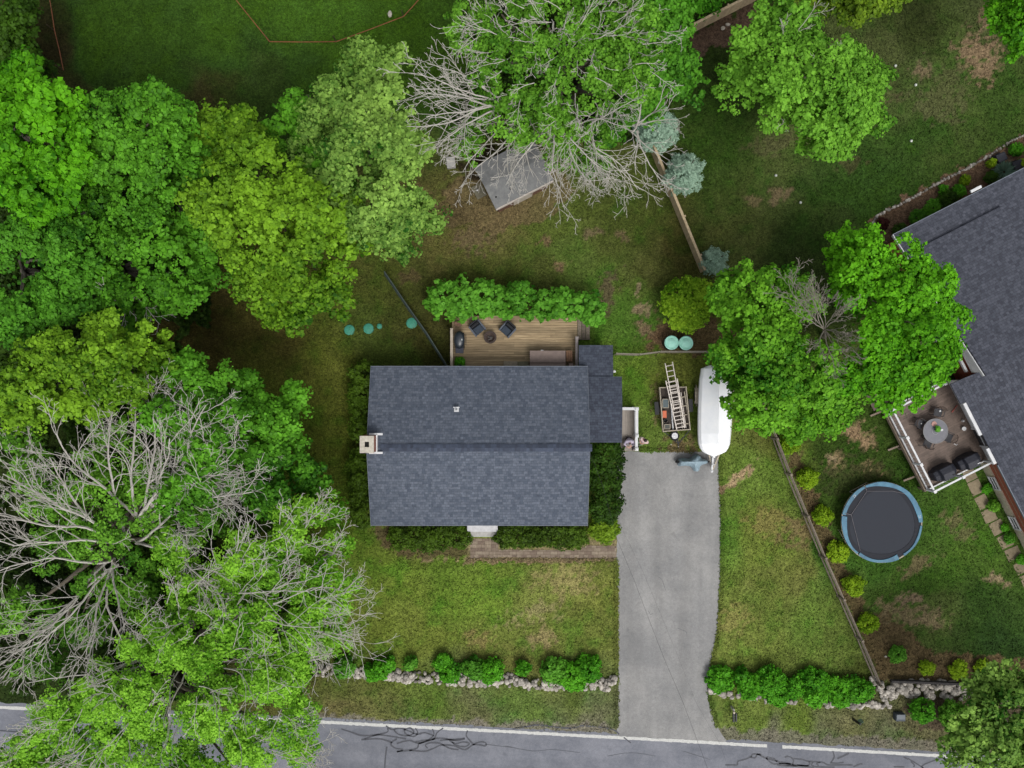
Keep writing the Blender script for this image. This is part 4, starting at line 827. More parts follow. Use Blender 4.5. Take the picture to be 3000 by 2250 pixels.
for lab, pts in [('orange rope fence line at the far left of the top lawn', [(138,-40),(160,90),(186,206)]), ('orange rope fence bent around the middle of the top lawn', [(660,-45),(692,0),(790,122),(985,122),(1182,48),(1232,-8),(1260,-50)])]:
    th = thing('rope_fence', lab, 'fence', W(*pts[0]), group='orange rope fences on the top lawn'); mb = MB()
    for a, b_ in zip(pts, pts[1:]):
        p, q = W(*a, .75), W(*b_, .75); mb.tube([p, p.lerp(q, .5) - Vector((0, 0, .05)), q], .028, 5)
    mb.build('rope', M_or, th)
    for p in pts: MB().tube([W(*p), W(p[0], p[1], 0) + Vector((0, 0, .85))], .03, 7).build('post', M_stem, th)

# ------------------------------------------------------------------ materials for buildings
M_sh = shingle('roof_shingle_slate', A(80,88,102), A(106,113,126), A(72,79,91))
M_sh2 = shingle('roof_shingle_slate_low', A(62,67,80), A(80,87,100), A(52,57,69))
M_shd = shingle('roof_shingle_dark', A(70,73,83), A(93,96,107), A(58,61,70))
M_shd2 = shingle('roof_shingle_dark_cross', A(70,73,83), A(93,96,107), A(58,61,70), True)
M_white = mat('trim_white', A(236,236,236), A(214,216,220), rough=.5, scale=3)
M_siding = mat('siding_pale_grey', A(196,198,196), A(180,182,180), rough=.7, stretch=(.2, .2, 8), scale=2)
M_fascia = mat('drip_edge_grey', A(120,128,140), rough=.5)
M_glass = mat('window_glass', (.03, .035, .04), (.02, .025, .03), rough=.08, spec=.8)
M_conc = mat('concrete_step', A(196,194,190), A(164,162,158), rough=.8, scale=5)
M_found = mat('foundation_cream', A(216,206,182), A(190,180,156), rough=.8)
M_brickred = brickmat('brick_red', A(196,110,84), A(160,86,68), A(176,148,126), .21, .075, True)
M_cream = mat('chimney_mortar', A(218,212,198), A(184,176,162), rough=.85, scale=7)
M_black = mat('soot_black', (.006, .006, .006), rough=.9)
M_deckw = mat('deck_pine', A(190,168,132), A(136,116,86), rough=.75, scale=3.2, tint=.22, stretch=(.35, 5, 1), detail=8)
M_deckg = mat('deck_composite_grey', A(170,160,150), A(150,142,134), rough=.7, scale=3, tint=.1)
M_deckb = mat('deck_composite_brown', A(126,108,98), A(102,88,79), rough=.65, scale=3, tint=.12)
def slab(mb, pts, th_=.1):     # roof slab from four 3-D corners
    mb.add([Vector(p) for p in pts] + [Vector(p) - Vector((0, 0, th_)) for p in pts], [(0, 1, 2, 3), (7, 6, 5, 4), (0, 4, 5, 1), (1, 5, 6, 2), (2, 6, 7, 3), (3, 7, 4, 0)])
def window(th, c, wd, ht, axis, out, m=M_white):
    # axis: unit vector along the wall, out: outward normal
    c = Vector(c); a = Vector(axis); o = Vector(out); z = Vector((0, 0, 1)); fr = MB()
    for s in (-1, 1):
        fr.bar(c + a * s * wd / 2 - z * ht / 2 + o * .03, c + a * s * wd / 2 + z * ht / 2 + o * .03, .07, .06)
        fr.bar(c - a * (wd / 2 + .03) + z * s * (ht / 2 + .035) + o * .03, c + a * (wd / 2 + .03) + z * s * (ht / 2 + .035) + o * .03, .06, .07)
    fr.bar(c - a * wd / 2 + o * .03, c + a * wd / 2 + o * .03, .04, .04)
    f = fr.build('window', m, th, world=False)
    MB().add([c + a * x * (wd / 2 - .03) + z * y * (ht / 2 - .03) + o * .012 for x, y in ((-1, -1), (1, -1), (1, 1), (-1, 1))], [(0, 1, 2, 3)]).build('pane', M_glass, f, world=False)

# ------------------------------------------------------------------ main house (local frame at its centre)
hc = Vector((-1.815, -3.43, 0)); house = thing('house', 'grey shingled ranch house in the middle with a square chimney', 'house', hc)
HX, HY, ZE, ZR = 5.995, 4.40, 2.7, 4.15
mb = MB(); mb.box((0, 0, 1.27), (2 * HX - .8, 2 * HY - .9, 2.54)); 
mb.add([(-HX + .4, -HY + .45, 2.54), (-HX + .4, HY - .45, 2.54), (-HX + .4, 0, 3.95), (HX - .4, -HY + .45, 2.54), (HX - .4, HY - .45, 2.54), (HX - .4, 0, 3.95)], [(0, 1, 2), (3, 5, 4), (0, 2, 5, 3), (1, 4, 5, 2)])
mb.build('wall', M_siding, house, world=False)
mb = MB(); slab(mb, [(-HX, -HY, ZE), (HX, -HY, ZE), (HX, 0, ZR), (-HX, 0, ZR)]); slab(mb, [(-HX, 0, ZR), (HX, 0, ZR), (HX, HY, ZE), (-HX, HY, ZE)])
roof = mb.build('roof', M_sh, house, world=False)
mb = MB(8)
for k in range(int(2 * HX / .16)):
    x = -HX + .75 + k * .16
    if x > HX - .02: break
    for s in (-1, 1):
        mb.add([(x, 0, ZR + .07), (x + .165, 0, ZR + .06), (x + .165, s * .2, ZR - .005), (x, s * .2, ZR + .005), (x, 0, ZR - .02), (x + .165, 0, ZR - .02), (x + .165, s * .2, ZR - .1), (x, s * .2, ZR - .1)], [(0, 1, 2, 3), (3, 2, 6, 7), (0, 3, 7, 4), (1, 5, 6, 2)])
mb.build('ridge_cap', mat('ridge_shingle', A(72,80,98), A(58,66,82), rough=.85, scale=6, tint=.25), roof, world=False)
mb = MB()
for y in (-HY, HY): mb.box((0, y + math.copysign(.015, y), ZE - .07), (2 * HX, .025, .16))
for x in (-HX, HX):
    for s in (-1, 1): mb.bar((x + math.copysign(.012, x), s * (HY + .02), ZE - .05), (x + math.copysign(.012, x), 0, ZR - .05), .02, .14)
mb.build('fascia', M_fascia, roof, world=False)
vp = W(1337, 1200, 3.75) - hc
mb = MB(); mb.lathe((vp.x, vp.y, 3.62), [(.05, 0), (.05, .35), (.04, .35), (.04, .1)], 12); mb.box((vp.x, vp.y + .12, 3.72), (.34, .05, .05)); mb.box((vp.x, vp.y, 3.66), (.26, .26, .03), rx=-.32)
mb.build('vent_pipe', M_white, roof, world=False)
cc = W(1075, 1302, 5.0) - hc
mb = MB(); mb.box((cc.x, cc.y, 2.45), (.72, .84, 4.9)); chim = mb.build('chimney', M_brickred, house, world=False)
mb = MB(); 
for s in (-1, 1):
    mb.box((cc.x + s * .245, cc.y, 4.99), (.25, .9, .13)); mb.box((cc.x, cc.y + s * .295, 4.992), (.24, .31, .126))
mb.build('chimney_cap', M_cream, chim, world=False)
MB().box((cc.x, cc.y, 4.93), (.238, .278, .02)).build('flue', M_black, chim, world=False)
mb = MB()
for s in (-1, 1): mb.bar((cc.x + .0, cc.y + s * .5, 4.28), (cc.x + .72, cc.y + s * .5, 4.28), .11, .1)
mb.box((cc.x + .42, cc.y, 4.3), (.06, .95, .3)); mb.build('flashing', M_white, chim, world=False)
for x in (-4.2, -1.8, 2.2, 4.4): window(house, (x, -HY + .45, 1.5), 1.1, 1.1, (1, 0, 0), (0, -1, 0))
for x in (-4.6, -1.4, 2.0): window(house, (x, HY - .45, 1.6), 1.0, 1.0, (1, 0, 0), (0, 1, 0))
window(house, (-HX + .4, 2.4, 1.5), 1.0, 1.1, (0, 1, 0), (-1, 0, 0)); window(house, (-HX + .4, -2.4, 1.5), 1.0, 1.1, (0, 1, 0), (-1, 0, 0))
dx_ = W(1413, 1540).x - hc.x
d_ = MB().box((dx_, -HY + .42, 1.3), (.95, .06, 2.05)).build('door', mat('door_dark_red', A(96,40,36), rough=.4), house, world=False)
MB().lathe((dx_ + .38, -HY + .37, 1.25), [(.03, 0), (.03, .05)], 10).build('handle', M_white, d_, world=False)
# side extensions
e0, e1_ = W(1722, 1103, 2.55) - hc, W(1822.5, 1297, 2.55) - hc
ex0, ex1, ey1, ey0 = HX - .42, e1_.x, e0.y, e1_.y; ym = (ey0 + ey1) / 2
mb = MB(); mb.box(((ex0 + ex1 - .3) / 2, ym, 1.2), (ex1 - .3 - ex0, ey1 - ey0 - .5, 2.4)); mb.build('side_room_wall', M_siding, house, world=False)
mb = MB(); slab(mb, [(HX - .46, ey0, 2.45), (ex1, ey0, 2.45), (ex1, ym, 2.72), (HX - .46, ym, 2.72)]); slab(mb, [(HX - .46, ym, 2.72), (ex1, ym, 2.72), (ex1, ey1, 2.45), (HX - .46, ey1, 2.45)])
r2 = mb.build('side_room_roof', M_sh2, house, world=False)
b0_, b1_ = W(1696, 1011, 2.3) - hc, W(1796, 1103, 2.3) - hc
mb = MB(); slab(mb, [(b0_.x, ey1 - .06, 2.38), (b1_.x, ey1 - .06, 2.38), (b1_.x, b0_.y, 2.22), (b0_.x, b0_.y, 2.22)], .08)
mb.build('entry_roof', M_sh2, house, world=False)
mb = MB(); mb.box(((b0_.x + b1_.x) / 2 + .1, (b0_.y + ey1) / 2 - .1, 1.06), (b1_.x - b0_.x - .4, b0_.y - ey1 - .3, 2.1)); mb.build('entry_wall', M_siding, house, world=False)
lp = W(1800, 1088, 2.1) - hc; MB().lathe((lp.x, lp.y, 2.02), [(.02, 0), (.07, .03), (.08, .1), (.03, .15)], 12).build('wall_lamp', M_white, house, world=False)
MB().box((b1_.x - .12, lp.y, 2.08), (.3, .04, .04)).build('lamp_arm', M_white, house, world=False)

# front steps
th = thing('front_steps', 'pale concrete front steps in the middle of the house front', 'steps', W(1413, 1556))
xa, xb = W(1369, 0, .5).x, W(1458, 0, .5).x
MB().prism([(xa + .04, W(0,1555,.5).y), (xb - .04, W(0,1555,.5).y), (xb - .04, -7.2), (xa + .04, -7.2)], 0, .5).build('landing', M_conc, th)
MB().prism([(xa, W(0,1558,.56).y), (xb, W(0,1558,.56).y), (xb, -7.2), (xa, -7.2)], .5, .56).build('top_step', mat('step_painted', A(222,222,224), A(196,196,200), rough=.6), th)
MB().prism([(xa, W(0,1571,.28).y), (xb, W(0,1571,.28).y), (xb, W(0,1555.4,.5).y), (xa, W(0,1555.4,.5).y)], 0, .28).build('lower_step', M_conc, th)
MB().bar((xa, W(0,1571,.28).y - .012, .26), (xb, W(0,1571,.28).y - .012, .26), .02, .05).build('nosing', M_white, th)

# side porch
th = thing('side_porch', 'small grey porch with white railing beside the dark extension', 'porch', W(1845, 1260))
zp = .55; P0, P1 = W(1818, 1200, zp), W(1862, 1282, zp)
mb = MB(6); x = P0.x
while x < P1.x - .05: mb.prism([(x, P1.y), (x + .13, P1.y), (x + .13, P0.y), (x, P0.y)], zp - .04, zp); x += .138
mb.build('decking', M_deckg, th)
q = MB(7)
for k, (ya, yb, z_) in enumerate([(1281, 1300, .36), (1300, 1321, .2)]):
    xa, xb = (W(1802 if k else 1818, 0, z_).x, W(1864, 0, z_).x)
    q = MB(7 + k); q.prism([(xa, W(0, yb, z_).y), (xb, W(0, yb, z_).y), (xb, W(0, ya, z_).y - .004), (xa, W(0, ya, z_).y - .004)], z_ - .05, z_); q.prism([(xa + .04, W(0, yb, z_).y + .04), (xb - .04, W(0, yb, z_).y + .04), (xb - .04, W(0, ya, z_).y - .05), (xa + .04, W(0, ya, z_).y - .05)], 0, z_ - .05)
    q.build('step', M_deckg, th)
mb = MB(); mb.prism([(P0.x + .02, P1.y + .03), (P1.x - .02, P1.y + .03), (P1.x - .02, P0.y - .03), (P0.x + .02, P0.y - .03)], 0, zp - .045); mb.build('skirt', M_deckg, th)
def rail(th, p, q, z0, h, m, topw=.11, bal=.12, name='railing'):
    p, q = Vector(p), Vector(q); z = Vector((0, 0, 1)); mb = MB()
    mb.bar(p + z * (z0 + h), q + z * (z0 + h), topw, .05); mb.bar(p + z * (z0 + .1), q + z * (z0 + .1), .05, .07)
    n = max(2, int((q - p).length / bal))
    for k in range(n): mb.box(p.lerp(q, (k + .5) / n) + z * (z0 + .1 + (h - .1) / 2), (.035, .035, h - .15))
    return mb.build(name, m, th)
def post(th, p, z0, h, m, s=.13):
    mb = MB(); mb.box(Vector(p) + Vector((0, 0, z0 + h / 2)), (s, s, h)); mb.box(Vector(p) + Vector((0, 0, z0 + h + .02)), (s + .05, s + .05, .04)); mb.box(Vector(p) + Vector((0, 0, z0 + h + .06)), (s - .02, s - .02, .04))
    return mb.build('post', m, th, bevel=.008)
zt_ = zp + .95
ra, rb_, rc_, rd = W(1824,1197.5,zt_), W(1866,1197.5,zt_), W(1866,1277,zt_), W(1866,1316,zt_)
for v in (ra, rb_, rc_, rd): v.z = 0
rail(th, ra, rb_, zp, .9, M_white, .16); rail(th, rb_, rc_, zp, .9, M_white, .16); rail(th, rc_, rd, .2, 1.15, M_white, .15)
for v, z0 in ((rb_, zp), (rc_, zp), (rd, 0)): post(th, v, 0, z0 + .98 if z0 else 1.4, M_white, .14)

# ------------------------------------------------------------------ wooden deck behind the house
zd = .6; th = thing('wooden_deck', 'wooden plank deck behind the grey house under the leafy hedge', 'deck', W(1500, 1010))
D0, D1 = W(1324, 925, zd), W(1691, 1085, zd); D1.y = min(D1.y, .55)
mb = MB(12); y = D0.y
while y > D1.y:
    x = D0.x
    while x < D1.x - .01:
        x2 = min(D1.x, x + mb.r.choice([2.4, 3.0, 3.6, 2.1])); mb.prism([(x + .003, y - .128), (x2 - .003, y - .128), (x2 - .003, y), (x + .003, y)], zd - .035, zd + mb.r.uniform(-.003, .003)); x = x2
    y -= .14
mb.build('decking', M_deckw, th)
mb = MB(); mb.prism([(D0.x + .02, D1.y), (D1.x - .02, D1.y), (D1.x - .02, D0.y - .02), (D0.x + .02, D0.y - .02)], .05, zd - .2); mb.build('frame', mat('deck_underframe', A(70,58,42), rough=.9), th)
M_rail = mat('rail_weathered', A(190,178,160), A(160,148,132), rough=.75, scale=6)
M_railg = mat('rail_grey_lilac', A(168,158,156), A(146,138,136), rough=.75, scale=6)
p, q = W(1323, 965, zd + .95), W(1323, 1074, zd + .95); p.z = q.z = 0; rail(th, p, q, zd, .92, M_rail, .15); post(th, p, 0, zd + .95, M_rail, .1)
p, q = W(1690, 990, zd + .95), W(1690, 1074, zd + .95); p.z = q.z = 0; rail(th, p, q, zd, .92, M_railg, .15); post(th, p, 0, zd + .98, M_railg, .12)
for k in range(3):
    z_ = zd - .15 * (k + 1); xa = W(1692 + k * 12.2, 0, z_).x; xb = W(1692 + (k + 1) * 12.2, 0, z_).x
    MB(k).prism([(xa, W(0, 993, z_).y), (xb - .02, W(0, 993, z_).y), (xb - .02, W(0, 930, z_).y), (xa, W(0, 930, z_).y)], z_ - .04, z_).build('stair_tread', M_grey, th)
MB().bar(W(1692, 994.5, .3), W(1729, 994.5, .1), .04, .2).build('stringer', M_grey, th)
MB().bar(W(1692, 929, .3), W(1729, 929, .1), .04, .2).build('stringer', M_grey, th)

# things on the deck
M_rattan = mat('rattan_grey', A(104,112,124), A(78,84,96), rough=.7, scale=30)
M_cush = mat('cushion_slate', A(58,70,84), A(46,56,68), rough=.8, scale=10)
M_blk = mat('fabric_black', A(26,28,34), A(20,20,26), rough=.6, scale=8)
def club(label, px, py, ang):
    c = W(px, py, zd + .45); th = thing('club_chair', label, 'chair', (c.x, c.y, zd), ang, group='club chairs beside the fire pit')
    MB().box((0, .0, .17), (.62, .62, .2)).build('frame', M_rattan, th, world=False, bevel=.02)
    for s in (-1, 1): MB().box((s * .33, -.0, .31), (.09, .7, .5)).build('armrest', M_rattan, th, world=False, bevel=.02)
    MB().box((0, .33, .45), (.6, .09, .76), rx=-.12).build('backrest', M_blk, th, world=False, bevel=.02)
    MB().box((0, -.12, .35), (.54, .42, .13)).build('seat_cushion', M_cush, th, world=False, bevel=.03)
    MB().box((0, .19, .55), (.54, .16, .38), rx=-.2).build('back_cushion', M_blk, th, world=False, bevel=.03)
    for s in (-1, 1):
        for t_ in (-1, 1): MB().box((s * .3, t_ * .28, .035), (.06, .06, .07)).build('leg', M_blk, th, world=False)
club('dark club chair left of the fire pit', 1398, 961, math.radians(38)); club('dark club chair right of the fire pit', 1487, 965, math.radians(-42))
c = W(1436, 988, zd + .4); th = thing('fire_pit', 'round dark steel fire pit between the two club chairs', 'fire pit', (c.x, c.y, zd))
M_rust = mat('steel_rusty', A(74,58,50), A(50,40,36), rough=.7, scale=14)
mb = MB(); mb.ring((0, 0, 0), .27, .37, .4, .425, 32); mb.build('rim', M_rust, th, world=False)
MB().lathe((0, 0, 0), [(.1, .18), (.2, .2), (.27, .3), (.3, .4), (.27, .4), (.18, .24), (.05, .22)], 28).build('bowl', M_rust, th, world=False, smooth=True)
mb = MB(3)
for k in range(5): mb.tube([(mb.r.uniform(-.15, 0), mb.r.uniform(-.15, .15), .3), (mb.r.uniform(0, .15), mb.r.uniform(-.15, .15), .33)], .03, 6)
mb.build('log', mat('log_charred', A(60,56,54), A(120,116,112), rough=.95, scale=12), th, world=False)
for k in range(3):
    a = k * 2.094; MB().bar((.25 * math.cos(a), .25 * math.sin(a), .3), (.33 * math.cos(a), .33 * math.sin(a), 0), .03, .03).build('leg', M_rust, th, world=False)
c = W(1346, 1000, zd + .9); th = thing('covered_grill', 'black barbecue grill against the left deck rail', 'grill', (c.x, c.y, zd))
M_grill = mat('grill_enamel', A(44,52,60), A(34,40,48), rough=.35, spec=.6)
prof = [(.30, .85), (.33, .92), (.33, 1.02), (.27, 1.14), (.16, 1.2), (.02, 1.21)]
mb = MB(); mb.lathe((0, .08, 0), prof, 24, sx=.95, sy=1.55); mb.build('lid', M_grill, th, world=False, smooth=True)
MB().box((0, .05, .45), (.5, .85, .8)).build('cabinet', M_blk, th, world=False, bevel=.02)
MB().box((0, -.52, .86), (.46, .32, .05)).build('side_shelf', mat('shelf_navy', A(28,32,50), rough=.4), th, world=False, bevel=.02)
mb = MB(); mb.lathe((.15, .1, 1.165), [(.05, 0), (.04, .04), (.01, .05)], 14, sy=1.7); mb.build('thermometer', mat('steel_bright', A(190,196,196), rough=.25, metal=.6), th, world=False, smooth=True)
MB().tube([(.37, -.22, 1.0), (.37, .38, 1.0)], .018, 8).build('handle', M_blk, th, world=False)
shrub('potted_topiary', 'round green potted shrub in the lower left deck corner', 1348, 1061, 17, 1.15, 'bush', 181, cat='potted plant', group=None, ls=.06, rc=.1, lobes=[(1348,1061,16,1.2),(1343,1058,10,1.15),(1353,1063,10,1.15)])
c = W(1348, 1061, .8); MB().lathe((c.x, c.y, zd), [(.14, 0), (.2, .3), (.22, .32), (.2, .33), (.17, .3)], 20).build('pot', mat('pot_dark_green', A(40,70,50), rough=.5), bpy.data.objects['potted_topiary'])
th = thing('hot_tub', 'square hot tub with a folded taupe cover against the house', 'hot tub', (W(1605, 1060, zd + .9).x, W(1605, 1060, zd + .9).y, zd))
a, b_ = W(1552, 1027, zd + .95), W(1657, 1078, zd + .95); ctr = th.location
def R(mb, x0, y0, x1, y1, z0, z1): return mb.prism([(x0, y1), (x1, y1), (x1, y0), (x0, y0)], z0, z1)
yb = .62
R(MB(), a.x + .03, a.y - .03, b_.x - .03, yb, zd, zd + .82).build('shell', mat('tub_cabinet', A(96,84,76), rough=.6), th)
ys = W(0, 1063.5, zd + .95).y
M_cov = mat('tub_cover_taupe', A(138,120,112), A(122,106,100), rough=.6, scale=5, bump=.2)
R(MB(), a.x, a.y, b_.x, ys + .012, zd + .82, zd + .95).build('cover', M_cov, th, bevel=.02)
R(MB(), a.x, ys - .012, b_.x, yb, zd + .82, zd + .93).build('cover', M_cov, th, bevel=.02)
MB().box((W(1588, 1026, zd + .9).x, a.y + .02, zd + .9), (.16, .02, .05)).build('latch', M_white, th)
def crate(name, label, cat, px, py, z, sx, sy, sz, m, rz=0, lidm=None):
    c = W(px, py, z + sz); th = thing(name, label, cat, (c.x, c.y, z), rz)
    MB().box((0, 0, sz * .45), (sx, sy, sz * .9)).build('body', m, th, world=False, bevel=.01)
    mb = MB(4)
    for k in range(3): mb.box((-sx / 3 + k * sx / 3, 0, sz * .95), (sx / 3 - .015, sy + .03, sz * .1))
    mb.build('top', lidm or m, th, world=False); return th
M_tanb = mat('wood_tan', A(160,122,92), A(120,88,66), rough=.7)
crate('side_table', 'tan wooden side table between the hot tub and the right rail', 'table', 1668, 1043, zd, .36, .6, .6, M_tanb)
crate('storage_box', 'small pale pink box between the hot tub and right rail', 'box', 1673, 1071, zd, .24, .22, .5, mat('box_pink', A(196,170,160), rough=.6))
crate('plant_stand', 'small brown wooden stand in the top left deck corner', 'stand', 1342, 949, zd, .4, .22, .45, mat('wood_brown', A(128,96,76), A(100,74,58), rough=.7))
crate('tub_steps', 'pale grey slatted bench beside the hot tub against the house', 'bench', 1496, 1068, zd, .8, .36, .42, mat('bench_grey', A(170,158,136), A(140,132,118), rough=.8))
crate('tub_steps', 'low greenish grey step box between the bench and hot tub', 'step', 1533, 1070, zd, .62, .4, .25, mat('step_greygreen', A(140,136,112), A(116,114,92), rough=.8))
# ------------------------------------------------------------------ shed
A_, B_, C_, D_ = W(1452, 612, 2.3), W(1621, 527, 2.3), W(1560, 403, 2.3), W(1388, 489, 2.3)
th = thing('garden_shed', 'weathered grey roofed shed under the dead branches', 'shed', Vector(((A_ + C_) / 2).xy.to_3d()))
M_shed = mat('roof_weathered_grey', A(134,135,134), A(108,109,110), rough=.85, scale=2.5, bump=.3)
up = Vector((0, 0, .28)); mAD, mBC = (A_ + D_) / 2 + up, (B_ + C_) / 2 + up; mb = MB(); slab(mb, [A_, B_, mBC, mAD], .06); slab(mb, [mAD, mBC, C_, D_], .06)
rf = mb.build('roof', M_shed, th)
n_ = (A_ - D_).normalized(); dn = Vector((0, 0, .14)); MB().bar(A_ - dn + n_ * .04, B_ - dn + n_ * .04, .06, .26).build('fascia', mat('fascia_chipped', A(214,206,198), A(184,172,160), rough=.7, scale=6), rf)
ins = lambda p, k=.13: p.lerp((A_ + C_) / 2, k)
mb = MB(); mb.prism([ins(A_).xy, ins(B_).xy, ins(C_).xy, ins(D_).xy], 0, 2.22); mb.build('wall', mat('shed_wall_brown', A(120,84,66), A(96,70,56), rough=.85, stretch=(6, 6, .4)), th)
u_ = (B_ - A_).normalized(); am = ins(A_).lerp(ins(B_), .5); am.z = 1.0
dr = MB().bar(am - u_ * .6 + n_ * .02, am + u_ * .6 + n_ * .02, .05, 1.9).build('door', mat('shed_door', A(200,190,176), rough=.7), th)
MB().lathe((0, 0, 0), [(.03, 0), (.03, .06)], 8).build('handle', M_black, dr, world=False).location = (am + n_ * .07 + u_ * .5) - th.location
for x, y in ((1453, 577), (1495, 553)):
    p = W(x, y, 2.42); MB().lathe((p.x, p.y, 2.33), [(.06, 0), (.05, .1), (.02, .12)], 10).build('roof_vent', M_black, rf)
MB().box(W(1404, 560, .05), (.62, .8, .1), rz=math.radians(27)).build('paving_slab', mat('slab_grey', A(120,116,98), A(100,96,80), rough=.9)).location = (0, 0, 0)
tag(bpy.data.objects['paving_slab'], 'grey paving slab on the ground left of the shed', 'slab')
c = W(1398, 556, .25); th = thing('white_jug', 'small white jug standing on the slab left of the shed', 'jug', (c.x, c.y, .1)); MB().lathe((0, 0, 0), [(.06, 0), (.07, .05), (.06, .16), (.025, .2), (.025, .24)], 14).build('body', M_white, th, world=False, smooth=True); MB().lathe((0, 0, .24), [(.03, 0), (.03, .03)], 10).build('cap', M_blk, th, world=False)
th = thing('concrete_block', 'grey concrete block left of the shed below the maple', 'block', W(1322, 480)); MB().box((0, 0, .2), (.5, .62, .4), rz=.1).build('body', M_conc, th, world=False, bevel=.03)
c = W(1362, 392); th = thing('blue_tarp_heap', 'crumpled blue tarp half hidden behind the shed', 'tarp', c); mb = MB(); mb.blob((0, 0, .25), (.6, .8, .3), jit=.3); mb.blob((.3, -.3, .2), (.35, .3, .3), jit=.3); mb.build('sheet', mat('tarp_blue', A(70,110,160), A(50,84,130), rough=.45), th, world=False)

# ------------------------------------------------------------------ barrels, lids, lawn covers
M_mint = mat('plastic_mint', A(190,250,232), A(166,236,214), rough=.45, scale=4)
M_drum = mat('plastic_dark_green', A(30,66,58), rough=.5)
for x, y, lab in ((1968, 1004, 'left mint green lidded barrel behind the wire fence'), (2010, 1005, 'right mint green lidded barrel behind the wire fence')):
    c = W(x, y, 1.0); th = thing('lidded_barrel', lab, 'barrel', (c.x, c.y, 0), group='lidded barrels behind the wire fence')
    MB().lathe((0, 0, 0), [(.33, 0), (.38, .1), (.38, .92), (.4, .95)], 32).build('drum', M_drum, th, world=False, smooth=True)
    l_ = MB().lathe((0, 0, .95), [(.41, 0), (.41, .04), (.36, .06), (.33, .03), (.24, .03), (.23, .07), (.14, .09), (.02, .09)], 36).build('lid', M_mint, th, world=False)
    MB().lathe((0, 0, 1.04), [(.13, 0), (.12, .02), (.02, .025)], 20).build('knob', M_mint, l_, world=False)
M_teal = mat('plastic_teal', A(70,160,134), A(56,136,114), rough=.6, scale=6)
for x, y, r_, lab in ((1024, 967, .31, 'leftmost round teal tank cover in the dark side lawn'), (1080, 963, .31, 'round teal tank cover beside the small one'), (1112, 956, .16, 'smallest round teal cover in the side lawn'), (1206, 947, .32, 'round teal tank cover next to the diagonal mesh fence')):
    th = thing('tank_cover', lab, 'cover', W(x, y), group='teal tank covers in the side lawn')
    MB().lathe((0, 0, 0), [(r_, 0), (r_, .04), (r_ * .92, .07), (r_ * .5, .1), (.02, .11)], 32).build('cap', M_teal, th, world=False)
    mb = MB()
    for k in range(6):
        a = k * 1.047; mb.bar((.2 * r_ * math.cos(a), .2 * r_ * math.sin(a), .105), (.85 * r_ * math.cos(a), .85 * r_ * math.sin(a), .085), .02, .02)
    mb.lathe((0, 0, .1), [(r_ * .15, 0), (r_ * .1, .03)], 12); mb.build('rib', M_teal, th, world=False)

# ------------------------------------------------------------------ utility trailer, ladders and load
M_galv = mat('steel_galvanised', A(190,180,160), A(150,140,124), rough=.5, scale=8, metal=.2)
M_alu = mat('aluminium', A(222,214,204), A(178,168,160), rough=.4, scale=6, metal=.15)
M_tyre = mat('rubber_tyre', A(34,34,38), rough=.8)
zt2 = .75; c4 = [W(1933,1136,zt2), W(2010,1134,zt2), W(2022,1258,zt2), W(1943,1264,zt2)]
th = thing('utility_trailer', 'small open utility trailer loaded with ladders beside the boat', 'trailer', Vector((sum(p.x for p in c4) / 4, sum(p.y for p in c4) / 4, 0)))
mb = MB()
mb.prism([p.xy for p in c4], .42, .46); mb.build('bed', mat('trailer_floor', A(78,68,60), A(56,50,46), rough=.85), th)
mb = MB()
for k in range(4):
    p, q = c4[k], c4[(k + 1) % 4]
    for z_ in (.5, .62, .75): mb.bar((p.x, p.y, z_), (q.x, q.y, z_), .05, .04)
    mb.box((p.x, p.y, .6), (.06, .06, .4))
mb.build('side_rail', M_galv, th)
def wheel(th, c, ax, r=.3, w_=.18, rim=None, nm='wheel'):
    c = Vector(c); ax = Vector(ax).normalized()
    M_ = Matrix.Translation(c) @ ax.to_track_quat('Z', 'Y').to_matrix().to_4x4(); 
    def lay(name, prof, m, par):
        mb = MB(); mb.lathe((0, 0, 0), prof, 28); mb.v = [tuple(M_ @ Vector(v)) for v in mb.v]; return mb.build(name, m, par, smooth=False)
    t_ = lay(nm, [(r * .55, -w_ / 2), (r * .92, -w_ / 2), (r, -w_ * .3), (r, w_ * .3), (r * .92, w_ / 2), (r * .58, w_ / 2), (r * .55, w_ * .35)], M_tyre, th)
    lay('rim', [(r * .64, w_ * .36), (r * .66, w_ * .52), (r * .55, w_ * .54), (r * .25, w_ * .5), (.03, w_ * .56)], rim or M_white, t_)
wheel(th, W(1926, 1196, .3), (1, .1, 0)); wheel(th, W(2022, 1188, .3), (1, .1, 0))
wheel(th, W(1976, 1277, .55), (0.05, .1, 1), r=.27, w_=.18)
mb = MB(); mb.bar(W(1982, 1262, .42), W(1988, 1312, .42), .07, .07); mb.bar(W(1945, 1264, .42), W(1987, 1300, .42), .05, .05); mb.bar(W(2020, 1260, .42), W(1987, 1300, .42), .05, .05); mb.build('tongue', M_blk, th)
MB().tube([W(1987, 1308, .6), W(1987, 1308, 0)], .03, 8).build('jack_stand', M_galv, th)
for x, y, dx in ((1924, 1196, -1), (2024, 1188, 1)):
    MB().box(W(x, y, .63), (.24, .75, .03), rz=.06).build('fender', M_blk, th, bevel=.01)
